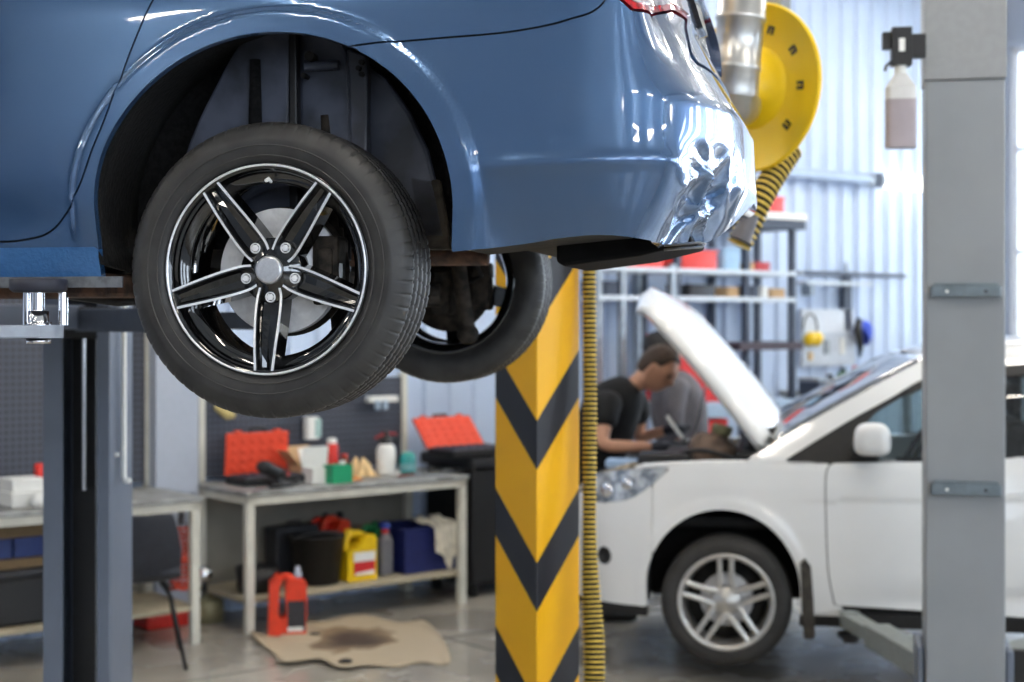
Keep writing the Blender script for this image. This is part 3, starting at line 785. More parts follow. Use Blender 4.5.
wl = panel('headlamp', S_w, (WT0,-.1,.35,.75), lambda T,Z: sdpoly(T,Z,lampw), mat('lamp_glass_silver',(206,212,218),rough=.1,metal=.3,coat=1.,var=.5,scale=22,rgb2=(120,128,138)), white, step=.01, off=.002)
tag(wl, 'clear headlamp')
for (a, b, r) in ((606,490,.036),(626,484,.030)):
    t, z = LW(a, b); x, y, zz = [float(q) for q in S_w(t, z)]
    mb = MB(); mb.lathe([(0,.004),(r*.6,.008),(r,.0),(r*1.06,-.02)], 24, Matrix.Translation((x,y-.004,zz)) @ Matrix.Rotation(PI/2+.1,4,'X') @ Matrix.Rotation(-.5,4,'Y')); mb.build('lamp_bowl', M_chrome, wl)
fx0 = [float(q) for q in S_w(*fogc)]
mb = MB(); mb.lathe([(0,-.02),(.030,-.02),(.036,-.004),(.044,.002),(.046,-.01)], 24, Matrix.Translation(fx0) @ Matrix.Rotation(PI/2,4,'X') @ Matrix.Rotation(-.65,4,'Y')); mb.build('fog_lamp', M_trim, white)
panel('bumper_lip', S_w, (WT0,-.3,-.12,.0), lambda T,Z: np.minimum.reduce([Z+.085+.05*np.clip(T+.7,-1,0), -.030-Z, -.35-T, archw(T,Z)]), M_trim, white, step=.012, off=.004)
panel('sill', S_w, (.3,2.3,-.16,.0), lambda T,Z: np.minimum.reduce([Z+.105-.0*T, -.037-Z, archw(T,Z), archw(T,Z,R2)]), M_trim, white, step=.012, off=.006)
# mud flap
mb = MB(); P = [(.355,.20),(.375,.23),(.405,.19),(.418,.02),(.425,-.14),(.415,-.16),(.372,-.158),(.362,-.02)]
k = len(P); mb.add([(x,-.035,z) for x,z in P]+[(x,.16,z) for x,z in P], [tuple(range(k)), tuple(range(k,2*k))[::-1]]+[(i+k,(i+1)%k+k,(i+1)%k,i) for i in range(k)])
mb.build('mud_flap', mat('dusty_black_rubber',(66,62,56),rough=.8,var=.25), white, bevel=.006)
# wheel houses and floor
def arch_box(cx):
    mb = MB(); P = []
    for i in range(33):
        a = -.2+(PI+.4)*i/32; P.append([(cx-.018+.384*math.cos(a), y, .06+.40*math.sin(a)) for y in (.014,.2,.40)])
    mb.grid(P); k = 33
    mb.add([(cx-.018+.384*math.cos(-.2+(PI+.4)*i/32), .40, .06+.40*math.sin(-.2+(PI+.4)*i/32)) for i in range(k)], [tuple(range(k))])
    mb.build('wheel_arch_liner', M_liner, white)
arch_box(0); arch_box(2.65)
mb = MB(); mb.box(-.62,-.40,.25,WW-.25,-.06,.45); mb.box(.40,2.25,.05,WW-.05,-.09,.04); mb.box(2.25,3.3,.45,WW-.45,-.06,.3); mb.box(-.40,.40,.42,WW-.42,-.05,.36)
mb.build('underbody', M_flat, white, bevel=.02)
# greenhouse: pillars, roof, glass.  local (x, z) outline of the side, leaning in with height
def gy(z): return .02+max(0, z-.69)*.34+max(0,z-.99)**2*2.2
def tp3(px, py):
    """side point of the cabin from a picture point, on the leaning side plane"""
    y = .1
    R = Matrix.Rotation(-white.rotation_euler[2], 4, 'Z'); o = R @ (Vector((0,0,HC))-Vector(white.location)); d = R @ Vector(((px-HX)/F, 1, (HY-py)/F))
    for _ in range(8):
        s = (y-o.y)/d.y; p = o+d*s; y = gy(p.z)
    return (p.x, p.z)
roofl = [tp3(742,463), tp3(768,447), tp3(790,433), tp3(850,399), tp3(928,358)]
X0, Z0 = roofl[-1]
roofl += [(X0+.18, Z0+.035), (X0+.42,Z0+.06), (X0+.8,Z0+.07), (X0+1.3,Z0+.04), (X0+1.75,Z0-.04), (X0+2.08,Z0-.16), (X0+2.22,Z0-.36), (X0+2.25,.82)]
rl = [(q.x,q.y) for q in crm([(a,b,0) for a,b in roofl], 6)]
glin = [tp3(852,462)]; 
w1 = [tp3(782,462), tp3(812,443), tp3(850,420), tp3(890,398), tp3(928,377)]
Xw, Zw_ = w1[-1]
w1 += [(Xw+.25,Zw_+.045),(Xw+.6,Zw_+.07),(Xw+1.1,Zw_+.04),(Xw+1.45,Zw_-.06),(Xw+1.55,Zw_-.2),(Xw+1.2,.79)]
frame_poly = [(q.x,q.y) for q in crm([(a,b,0) for a,b in w1[:-1]], 5)]+[w1[-1]]
side_poly = rl+[(X0+2.25,.79),(1.6,.735),(.9,.70),(rl[0][0],.672)]
frame_poly = frame_poly+[(1.6,.742),(1.0,.705)]
winA = [tp3(852,459), tp3(854,436), tp3(876,412), tp3(905,394), tp3(928,385)]; winA += [(1.54, winA[-1][1]+.07),(1.56,.742),(1.0,.712)]
winB = [(1.64,.752),(1.62,winA[-3][1]+.0),(2.1,winA[-3][1]+.005),(2.45,winA[-3][1]-.06),(2.5,.80)]
def S_g(T, Z):
    T = np.asarray(T,float); Z = np.asarray(Z,float)
    return T+0*Z, .02+np.clip(Z-.69,0,9)*.34+np.clip(Z-.99,0,9)**2*2.2, Z+0*T
panel('side_pillar', S_g, (.0,3.6,.6,1.3), lambda T,Z: np.minimum(sdpoly(T,Z,side_poly), -sdpoly(T,Z,frame_poly)), M_wht, white, step=.014, flange=.03)
panel('window_surround', S_g, (.0,3.6,.6,1.3), lambda T,Z: np.minimum.reduce([sdpoly(T,Z,frame_poly), -sdpoly(T,Z,winA), -sdpoly(T,Z,winB)]), M_trim, white, step=.014, flange=.02, off=.004)
M_cg = thin_glass('car_side_glass', (200,212,210), .08)
M_ws = thin_glass('windscreen_glass', (196,206,208), .42)
for wp in (winA, winB): panel('side_glass', S_g, (.0,3.6,.6,1.3), lambda T,Z: sdpoly(T,Z,wp), M_cg, white, step=.02, flange=0, off=.012)
# far side copies
for nme in ('side_pillar','window_surround','side_glass','front_wing','front_door','rear_side','sill'):
    for o in [x for x in list(bpy.data.objects) if x.parent == white and x.name.split('.')[0] == nme and x.scale[1] > 0]:
        c = o.copy(); C.objects.link(c); c.scale = (1,-1,1); c.location = (0,WW,0)
# nose and tail beyond the centre line
for o, a in ((wbump,1),(wl,1)):
    c = o.copy(); C.objects.link(c); c.scale = (1,-1,1); c.location = (0,WW,0)
# roof skin and windscreen
def cross(x, z, n=17, crown=.04, rad=1.):
    y0 = gy(z); row = []
    for k in range(n):
        s = k/(n-1); y = y0+(WW-2*y0)*s; row.append((x, y, z+crown*(1-(2*s-1)**4)))
    return row
mb = MB(); ridx = [p for p in rl if p[0] > X0-.06 and p[1] > .95]
mb.grid([cross(x, z) for x, z in ridx]); mb.build('roof', M_wht, white, solid=.006)
mb = MB(); scr = [p for p in rl if p[0] <= X0+.02 and p[0] >= tp3(775,442)[0]]
def wcross(x, z, f):
    y0 = gy(z)+.01; row = []
    for k in range(17):
        s = k/16; b = 1-(2*s-1)**2; row.append((x-.13*b, y0+(WW-2*y0)*s, z+.006+.012*b))
    return row
mb.grid([wcross(x, z, 0) for x, z in scr]); mb.build('windscreen', M_ws, white, solid=.004)
mb = MB(); mb.grid([cross(x, z, crown=.02) for x, z in rl if x > X0+1.9 ]); mb.build('tailgate_glass', M_glassd, white, solid=.005)
# scuttle, wiper
mb = MB(); x, z = tp3(764,450); mb.box(x-.14,x+.05,.16,WW-.16,z-.07,z-.02); mb.build('scuttle', M_trim, white, bevel=.02)
mb = MB(); mb.tube([(x,.30,z+.01),(x+.12,.6,z+.065),(x+.20,1.1,z+.10)], .007, n=6); mb.build('wiper', M_trim, white)
# mirror
mx = tp3(870,436); mm = MB(); P = []
for i in range(15):
    a = PI*i/14; r = math.sin(a)**.55
    sg = lambda q: math.copysign(abs(q)**.62, q)
    P.append([(mx[0]-.005+.085*sg(math.cos(b))*r*(1-.10*math.sin(b)), -.20+.055*(-math.cos(a))*1.0-.0, mx[1]+.005+.078*sg(math.sin(b))*r) for b in [2*PI*j/20 for j in range(20)]])
mm.grid(P, closed=True); mm.box(mx[0]-.03,mx[0]+.03,-.15,.05,mx[1]-.075,mx[1]-.045)
mi = mm.build('door_mirror', M_wht, white, bevel=.003)
mm = MB(); mm.box(mx[0]-.09,mx[0]+.03,-.04,.04,mx[1]-.10,mx[1]-.03); mm.build('mirror_foot', M_trim, white, bevel=.01)
# interior
M_seat = mat('dark_seat_cloth', (46,46,50), rough=.9, var=.2)
for yy in (.42, 1.30):
    mb = MB(); mb.box(1.0,1.5,yy-.25,yy+.25,.16,.34); mb.box(1.40,1.58,yy-.24,yy+.24,.34,.84); mb.box(1.47,1.57,yy-.13,yy+.13,.86,1.03); mb.build('front_seat', M_seat, white, bevel=.05)
mb = MB(); mb.box(.46,.78,.10,WW-.10,.42,.70); mb.build('dashboard', M_trim, white, bevel=.06)
mb = MB(); T = Matrix.Translation((.90,.45,.66)) @ Matrix.Rotation(-1.1,4,'Y'); mb.tube([T @ Vector((.18*math.cos(a),.18*math.sin(a),0)) for a in [2*PI*i/24 for i in range(25)]], .014, n=8); mb.cyl(T @ Vector((0,0,0)), T @ Vector((0,0,-.2)), .03); mb.box(.84,.98,.43,.47,.64,.68); mb.build('steering_wheel', M_trim, white)
# bonnet, propped open: hinge near the scuttle, tip up and forward
def hood():
    hx, hz = tp3(778,438); tipx, tipz = tp3(656,290)
    hx = hx-.02; hz = hz-.01
    d = Vector((tipx-hx, tipz-hz)); L = d.length; u = d/L; nrm = Vector((-u.y, u.x))
    if nrm.x < 0: nrm = -nrm      # outer face looks back and up
    n, m = 26, 25; P = []
    for i in range(n+1):
        s = i/n; row = []
        half = float(np.interp(s, [0,.1,.5,.8,.93,1], [.74,.735,.70,.62,.50,.34]))
        curve = .018*math.sin(PI*min(1, s*1.05))-.10*max(0, s-.80)**1.6*2.4
        for j in range(m):
            q = -1+2*j/(m-1)
            crown = .145*(1-abs(q)**2.6)*(1-.45*max(0, s-.75)/.25)+.012*math.exp(-((abs(q)-.62)/.08)**2)
            ss = s*L*(1-.0*abs(q))+(0 if s < .9 else -(s-.9)*.9*abs(q)**3)
            off = curve+crown-.10
            row.append((hx+u.x*ss+nrm.x*off, WW/2+q*half, hz+u.y*ss+nrm.y*off))
        P.append(row)
    mb = MB(); mb.grid(P); o = mb.build('bonnet', M_wht, white); 
    sm = o.modifiers.new('s','SOLIDIFY'); sm.thickness = .045; sm.offset = -1 if True else 1
    # dark inner stay and hinge cover
    return hx, hz, u, nrm, L
hx, hz, hu, hn, hL = hood()
for yy in (.17, WW-.17):
    mb = MB(); mb.tube([(hx-.02,yy,hz-.06),(hx-.06,yy,hz-.02),(hx-.10,yy,hz+.06)], .014, n=8); mb.build('bonnet_hinge', M_wht, white)
mb = MB(); mb.tube([(-.25,1.45,.62),(hx+hu.x*.6*hL*.9, 1.38, hz+hu.y*.6*hL*.9-.02)], .006, n=8); mb.build('bonnet_stay', M_steel, white)
# engine bay
M_al = mat('dusty_aluminium', (150,142,128), rough=.6, metal=.4, var=.35, scale=25, rgb2=(96,88,78))
M_dust = mat('dusty_brown_cover', (120,100,86), rough=.8, var=.3, scale=18, rgb2=(84,70,60))
mb = MB(); mb.box(-.62,.36,.14,WW-.14,.34,.40); mb.box(.34,.38,.12,WW-.12,.35,.66); mb.box(-.64,-.52,.3,WW-.3,.30,.56)
mb.build('engine_bay', M_flat, white, bevel=.02)
mb = MB(); mb.tube([(-.60,.30,.575),(-.40,.10,.645),(-.1,.07,.668),(.30,.075,.675)], .018, n=8); mb.build('wing_rail', M_wht, white)
mb = MB(); mb.tube([(-.72,.42,.52),(-.62,.26,.58),(-.45,.15,.64)], .028, n=10); mb.build('headlamp_bracket', M_al, white)
mb = MB(); mb.box(-.40,.16,.55,1.25,.38,.60); mb.build('engine', M_al, white, bevel=.05)
mb = MB(); mb.box(-.36,.10,.62,1.15,.60,.665); mb.cyl((-.05,.70,.665),(-.05,.70,.69),.045); mb.build('engine_cover', M_trim, white, bevel=.02)
cx, cz = -.06, .72
mb = MB(); mb.lathe([(0,-.10),(.10,-.10),(.125,-.07),(.13,.04),(.10,.08),(.05,.09),(.045,.12),(0,.12)], 24, Matrix.Translation((cx-.02,.40,cz-.03)) @ Matrix.Rotation(.35,4,'Y')); mb.build('air_filter_housing', M_dust, white)
mb = MB(); mb.lathe([(0,0),(.05,0),(.055,.02),(.05,.045),(0,.05)], 20, Matrix.Translation((cx+.02,.40,cz+.07)) @ Matrix.Rotation(.3,4,'Y')); mb.build('filler_cap', mat('olive_cap',(120,118,86),rough=.6), white)
mb = MB(); mb.box(-.45,-.18,.20,.42,.60,.70); mb.build('battery', M_black, white, bevel=.015)
for pts, r in (([(.0,.35,.66),(.10,.28,.72),(.16,.25,.80),(.24,.30,.82)], .022), ([(.02,.30,.64),(.12,.2,.66),(.3,.2,.68)], .018), ([(-.3,.3,.66),(-.15,.22,.72),(.05,.2,.68)], .013), ([(.12,.5,.68),(.2,.4,.78),(.30,.5,.74)], .02)):
    mb = MB(); mb.tube([tuple(q) for q in crm(pts, 5)], r, n=10); mb.build('engine_hose', M_rubber, white)
mb = MB(); mb.tube([tuple(q) for q in crm([(.20,.15,.70),(.25,.14,.78),(.33,.14,.74),(.34,.15,.66)], 5)], .022, n=10); mb.build('coolant_hose', M_al, white)
mb = MB(); mb.box(-.62,-.38,.24,.40,.62,.66); mb.build('washer_bottle', mat('pale_blue_cap',(150,176,206),rough=.5), white, bevel=.01)
# wheels
M_alloy = mat('silver_alloy', (196,194,190), rough=.35, metal=.75, var=.04, scale=30)
def white_wheel(loc):
    w = empty('wheel', loc, 0, parent=white)
    tyre_mesh(.319, .205, .232, nseg=240, tread=False, M=ym()).build('tyre', mat('grey_tyre_rubber',(52,51,50),rough=.75,var=.15,scale=10), w)
    MB().lathe([(.238,-.010),(.237,.002),(.230,.004),(.218,.001),(.212,-.010),(.205,-.05),(.195,-.14),(.225,-.19)], 72, ym()).build('rim', M_alloy, w)
    sp = MB()
    for k in range(5):
        Rm = ym() @ Matrix.Rotation(math.radians(90+72*k+1), 4, 'Z')
        for s in (1,-1):
            ln = [(.045,.034),(.10,.030),(.16,.028),(.219,.030)]; vs = []; 
            for r, t in ln:
                z = float(np.interp(r, [.04,.1,.22], [-.028,-.016,-.006])); wd = .0125
                vs += [(r, s*t-wd, z-.004),(r, s*t, z),(r, s*t+wd, z-.004),(r, s*t+wd, z-.03),(r, s*t-wd, z-.03)]
            fs = [(i*5+q,(i+1)*5+q,(i+1)*5+(q+1)%5,i*5+(q+1)%5) for i in range(3) for q in range(5)]
            sp.add(vs, fs, False, Rm)
    sp.lathe([(0,-.022),(.030,-.022),(.034,-.028),(.066,-.030),(.072,-.04),(.072,-.08)], 40, ym())
    sp.build('spokes', M_alloy, w)
    for k in range(5):
        a = math.radians(54+72*k); MB().lathe([(.010,-.029),(.010,-.033),(0,-.033)], 12, ym() @ Matrix.Translation((.05*math.cos(a),.05*math.sin(a),0))).build('wheel_bolt', M_flat, w)
    MB().lathe([(.05,-.09),(.13,-.09),(.13,-.11),(.05,-.11)], 48, ym()).build('brake_disc', M_disc, w)
    MB().lathe([(.0,-.12),(.20,-.125),(.2,-.14),(0,-.14)], 32, ym()).build('brake_backplate', M_flat, w)
    return w
ww1 = white_wheel((0,0,0))
for lc, rz in (((2.65,0,0),0), ((0,WW,0),PI), ((2.65,WW,0),PI)):
    c = copy_tree(ww1, white); c.location = lc; c.rotation_euler = (0,0,rz)
# ================================================================= striped column, lifts, reel
M_grey = mat('grey_powder_coat', (138,142,146), rough=.5, var=.03, scale=4)
M_dgrey = mat('blue_grey_powder_coat', (106,114,128), rough=.4, var=.04, scale=5)
M_galv = mat('galvanised_bracket', (112,124,132), rough=.45, metal=.3, var=.1, scale=20)
def chevron():
    m = bpy.data.materials.new('yellow_black_chevrons'); m.use_nodes = True; nt = m.node_tree; b = nt.nodes['Principled BSDF']
    N = nt.nodes.new; Lk = nt.links.new
    def M(op, a, c=None, d=None):
        n = N('ShaderNodeMath'); n.operation = op
        for i, v in enumerate((a, c, d)):
            if v is None: continue
            if hasattr(v, 'links'): Lk(v, n.inputs[i])
            else: n.inputs[i].default_value = v
        return n.outputs[0]
    tc = N('ShaderNodeTexCoord'); sp = N('ShaderNodeSeparateXYZ'); Lk(tc.outputs['Object'], sp.inputs[0])
    s = M('ABSOLUTE', M('SUBTRACT', sp.outputs[0], sp.outputs[1]))
    w = M('SUBTRACT', sp.outputs[2], M('MULTIPLY', s, 1.16))
    fr = M('FRACT', M('DIVIDE', M('ADD', w, 10*.502-1.250), .502))
    bl = M('LESS_THAN', fr, .345)
    nz = N('ShaderNodeTexNoise'); nz.inputs['Scale'].default_value = 3; Lk(tc.outputs['Object'], nz.inputs['Vector'])
    y = N('ShaderNodeMixRGB'); y.inputs[1].default_value = lin((240,172,2)); y.inputs[2].default_value = lin((252,190,4)); Lk(nz.outputs['Fac'], y.inputs[0])
    mx = N('ShaderNodeMixRGB'); mx.inputs[2].default_value = lin((30,31,38)); Lk(bl, mx.inputs[0]); Lk(y.outputs[0], mx.inputs[1])
    Lk(mx.outputs[0], b.inputs['Base Color']); b.inputs['Roughness'].default_value = .42
    return m
a = .1085
mb = MB().box(-a,a,-a,a,.012,ZC-.36)
colm = mb.build('column', chevron(), bevel=.004)
cp_ = at(538, 420, 5.3); ang = math.radians(45-1.5)
colm.location = (cp_.x, 5.3+a*1.414, 0); colm.rotation_euler = (0,0,ang)
tag(colm, 'square steel column wrapped in yellow and black chevron stripes', 'column')
MB().box(-.2,.2,-.2,.2,0,.012).build('base_plate', M_grey, colm)
def ribbed(name, pts, r, pitch, mY, mB, parent=None, n=14, depth=.16):
    """corrugated hose: ring profile that swells and narrows, with dark grooves"""
    P = [Vector(p) for p in pts]; ds = [0]
    for i in range(1, len(P)): ds.append(ds[-1]+(P[i]-P[i-1]).length)
    L = ds[-1]; k = int(L/pitch); rr = r if hasattr(r, '__call__') else (lambda s: r)
    Q = []; R_ = []; kind = []
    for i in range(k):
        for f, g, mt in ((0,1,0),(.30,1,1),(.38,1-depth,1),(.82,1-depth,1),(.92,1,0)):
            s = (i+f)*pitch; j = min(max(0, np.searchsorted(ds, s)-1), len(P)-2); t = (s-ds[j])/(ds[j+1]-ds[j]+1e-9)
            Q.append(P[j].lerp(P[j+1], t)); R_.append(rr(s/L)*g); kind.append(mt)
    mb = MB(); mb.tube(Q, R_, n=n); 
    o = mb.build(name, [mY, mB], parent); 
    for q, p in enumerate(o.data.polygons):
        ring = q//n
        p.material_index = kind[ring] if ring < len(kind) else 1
        p.use_smooth = True
    return o
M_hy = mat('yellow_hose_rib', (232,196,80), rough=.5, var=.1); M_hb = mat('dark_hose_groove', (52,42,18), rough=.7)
Yh = 5.34
pts = [at(586,-30,Yh+.12), at(588,120,Yh+.10), at(589,272,Yh+.08), at(590,400,Yh+.05), at(589.5,500,Yh+.02), at(590,560,Yh), at(592,610,Yh-.02), at(594,650,Yh-.05), at(593,700,Yh-.08), (at(586,760,Yh-.1))]
pts = crm([tuple(p) for p in pts], 14)
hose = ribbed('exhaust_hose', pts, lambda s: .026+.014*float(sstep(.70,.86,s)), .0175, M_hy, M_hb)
tag(hose, 'thin ribbed yellow hose hanging down beside the striped column', 'hose')
# --- lift post of the white car (right)
def bracket(parent, x, y, z, w):
    m = MB(); m.box(-w/2,w/2,-.035,0,-.022,.022); m.box(-w/2+.01,w/2-.01,-.03,.0,.022,.032); o = m.build('bracket', M_galv, parent, bevel=.004); o.location = (x,y,z)
    for s, mm_ in ((-.55,M_white),(.55,M_black)): 
        q = MB().cyl((s*w/2,-.037,0),(s*w/2,-.030,0),.0065,n=12).build('bolt', mm_, o)
    return o
pc = at(965.5, 320, 5.85)
lp = empty('lift_post', (pc.x, pc.y, 0), math.radians(-12), 'tall grey lift post in front of the white car, with two brackets', 'lift post')
w = .149
mb = MB(); mb.box(-w,w,0,.26,.02,z1 := HC+(320-80)*5.85/F); mb.build('lower_mast', M_grey, lp, bevel=.006)
mb = MB(); mb.box(-w-.005,w+.005,-.005,.265,z1+.004,4.1); mb.build('upper_mast', mat('grey_powder_coat_top',(146,148,150),rough=.5,var=.03), lp, bevel=.004)
MB().box(-.3,.3,-.12,.4,0,.02).build('base_plate', M_dgrey, lp)
for py in (291.5, 489): bracket(lp, 0, 0, HC+(320-py)*5.85/F, .262)
mb = MB(); zc = .33; mb.box(-w-.03,-w-.005,.02,.30,zc-.14,zc+.16); mb.box(w+.005,w+.035,.02,.30,zc-.14,zc+.16); mb.box(-w-.03,w+.035,.27,.34,zc-.14,zc+.16); mb.build('carriage', M_dgrey, lp, bevel=.008)
mb = MB(); mb.box(w+.035,w+.09,.05,.09,zc-.12,zc+.16); mb.box(w+.035,w+.075,.12,.2,zc-.02,zc+.10); mb.build('latch_box', M_black, lp, bevel=.006)
def lift_arm(parent, p0, p1, w0, h0, m, name='lift_arm'):
    """box arm between two points in the parent's frame, telescoping towards p1"""
    p0 = Vector(p0); p1 = Vector(p1); d = p1-p0; ang = math.atan2(d.y, d.x); L = d.length
    o = empty(name, p0, ang, parent=parent)
    m1 = MB(); m1.box(-.05,L*.62,-w0/2,w0/2,-h0/2,h0/2); m1.build('outer_arm', m, o, bevel=.006)
    m1 = MB(); m1.box(L*.55,L-.02,-w0*.38,w0*.38,-h0*.36,h0*.30); m1.build('inner_arm', m, o, bevel=.005)
    m1 = MB(); m1.lathe([(0,-h0*.4),(.045,-h0*.4),(.048,h0*.34),(0,h0*.34)], 24, Matrix.Translation((L,0,0))); m1.build('arm_eye', m, o)
    return o
R_ = Matrix.Rotation(math.radians(12), 4, 'Z')
def toloc(o, p): return Matrix.Rotation(-o.rotation_euler[2], 4, 'Z') @ (Vector(p)-Vector(o.location))
pad = at(850, 612, 7.12); pad_l = toloc(lp, (pad.x, pad.y, 0))
al = lift_arm(lp, (-w+.02,.32,.36), (pad_l.x, pad_l.y, .26), .12, .10, mat('grey_green_arm',(128,134,132),rough=.5))
z2 = white.location.z-.105
mb = MB(); mb.cyl((pad_l.x,pad_l.y,.29),(pad_l.x,pad_l.y,z2-.025),.016,n=16); mb.cyl((pad_l.x,pad_l.y,z2-.025),(pad_l.x,pad_l.y,z2-.002),.058,n=24); mb.cyl((pad_l.x,pad_l.y,z2-.05),(pad_l.x,pad_l.y,z2-.025),.03,.05,n=20); mb.build('lift_pad', M_black, lp)
pad2 = (1.05, .5); p2 = toloc(lp, (2.6, 6.82, 0)); lift_arm(lp, (w-.02,.32,.36), (p2.x, p2.y, .26), .12, .10, MATS['grey_green_arm'])
mb = MB(); mb.cyl((p2.x,p2.y,.29),(p2.x,p2.y,z2-.002),.03,n=16); mb.build('lift_pad', M_black, lp)
# far post of the same lift
c2 = Vector((pc.x, pc.y, 0))+Vector((.174,.985,0))*2.85
# --- far lift post of the blue car (left)
pl = at(86.5, 320, 5.6)
lp2 = empty('lift_post', (pl.x, pl.y, 0), math.radians(-3), 'blue-grey lift post with an open black channel', 'lift post')
h = 4.0; k = 5.6/F
X = lambda px: (px-86.5)*k
mb = MB(); mb.box(X(42),X(62),0,.012,.02,h); mb.box(X(42),X(42)+.012,.012,.28,.02,h); mb.box(X(42),X(110),.268,.28,.02,h); mb.box(X(110)-.012,X(110),.012,.268,.02,h); mb.box(X(97),X(110),0,.012,.02,h)
mb.build('mast', M_dgrey, lp2, bevel=.003)
mb = MB(); mb.box(X(63),X(97),.10,.26,.02,h); mb.build('channel_lining', M_black, lp2)
mb = MB(); mb.cyl((X(79),.06,HC+(320-492)*k),(X(79),.06,h-.3),.011,n=16); mb.build('hydraulic_rod', M_chrome, lp2)
mb = MB(); mb.cyl((X(92),.05,.1),(X(92),.05,h-.2),.003,n=8); mb.build('steel_cable', M_steel, lp2)
mb = MB(); mb.tube([(X(116),.10,h-.5),(X(116),.10,HC+(320-478)*k),(X(118),.10,HC+(320-484)*k),(X(123),.09,HC+(320-483)*k)],.0105,n=12); mb.cyl((X(110),.07,HC+(320-456)*k),(X(113),.07,HC+(320-456)*k),.009,n=12); mb.build('white_conduit', M_white, lp2)
MB().box(-.25,.25,-.1,.36,0,.02).build('base_plate', M_dgrey, lp2)
mb = MB(); zc = HC; mb.box(X(63),X(97),.0,.10,zc-.07,zc+.09); mb.box(X(50),X(125),-.09,-.03,zc-.03,zc+.05); mb.build('carriage', M_black, lp2, bevel=.008)
zz = HC
def simple_arm(parent, a, b, w, hgt, m): 
    return lift_arm(parent, a, b, w, hgt, m)
M_darm = mat('dark_grey_arm', (60,66,78), rough=.5)
bl = toloc(lp2, blue.matrix_basis @ Vector((-.50, BW-.28, 0))); simple_arm(lp2, (.05,-.07,HC-.0), (bl.x, bl.y, HC), .10, .085, M_darm)
mb = MB(); mb.cyl((bl.x,bl.y,HC+.03),(bl.x,bl.y,blue.location.z+.05),.03,n=16); mb.build('lift_pad', M_black, lp2)
bl = toloc(lp2, blue.matrix_basis @ Vector((-2.0, BW-.25, 0))); simple_arm(lp2, (-.05,-.07,HC+.01), (bl.x, bl.y, HC+.01), .10, .09, M_dgrey)
mb = MB(); mb.cyl((bl.x,bl.y,HC+.03),(bl.x,bl.y,blue.location.z-.0),.03,n=16); mb.build('lift_pad', M_black, lp2)
# --- near lift post: the post itself stands left of the picture, its arm and pad reach in
np_ = blue.matrix_basis @ Vector((-1.15, -.62, 0))
lp3 = empty('lift_post', (np_.x, np_.y, 0), math.radians(-11.5), 'grey lift arm and round black pad holding the near sill of the blue car', 'lift post')
mb = MB(); mb.box(-.16,-.09,-.05,0,.02,4); mb.box(.09,.16,-.05,0,.02,4); mb.box(-.16,.16,-.30,-.28,.02,4); mb.box(-.16,-.145,-.29,-.04,.02,4); mb.box(.145,.16,-.29,-.04,.02,4); mb.build('mast', M_dgrey, lp3, bevel=.004)
MB().box(-.25,.25,-.38,.06,0,.02).build('base_plate', M_dgrey, lp3)
MB().box(-.13,.13,-.14,.06,1.5,1.80).build('carriage', M_black, lp3, bevel=.01)
pw = at(38.5, 285, 3.24); pL = toloc(lp3, (pw.x, pw.y, 0)); kz = 3.24/F
zt = HC+(320-278.5)*kz; za = HC+(320-325)*kz; zb = HC+(320-338)*kz
d = Vector((pL.x-.05, pL.y-.02)); ang = math.atan2(d.y, d.x); L = d.length
o = empty('lift_arm', (.05,.02,0), ang, parent=lp3)
M_lgrey = mat('light_grey_arm', (150,158,170), rough=.4)
MB().box(-.05,L+.02,-.045,.045,zb,za).build('inner_arm', M_lgrey, o, bevel=.004)
MB().cyl((L+.005,0,zb),(L+.005,0,za),.0475,n=28).build('arm_eye', M_lgrey, o)
MB().box(-.05,L-.16,-.06,.06,zb-.02,za+.035).build('outer_arm', M_dgrey, o, bevel=.005)
mb = MB(); mb.lathe([(0,zt-.030),(.052,zt-.030),(.060,zt-.024),(.061,zt-.003),(.056,zt),(0,zt)], 40); o = mb.build('rubber_pad', mat('dark_rubber_pad',(44,46,58),rough=.6,var=.1), lp3); o.location = (pL.x,pL.y,0)
mb = MB(); P = [(.0145 if i % 2 else .0165, za+.03+(zt-.03-za-.03)*i/24) for i in range(25)]; mb.lathe(P, 20); mb.lathe([(.022,za-.0),(.022,za+.03),(.0,za+.03)], 24); mb.lathe([(.028,za),(.028,za+.006),(0,za+.006)], 24); mb.lathe([(0,zb-.012),(.026,zb-.012),(.026,zb-.001),(.012,zb-.001),(.012,za+.001)], 24)
o = mb.build('pad_screw', M_chrome, lp3); o.location = (pL.x,pL.y,0)
for s in (-1,1): 
    q = MB().cyl((pL.x+s*.042,pL.y+.03,za-.0),(pL.x+s*.042,pL.y+.03,zt-.03),.011,n=14).build('guide_rod', M_chrome, lp3)
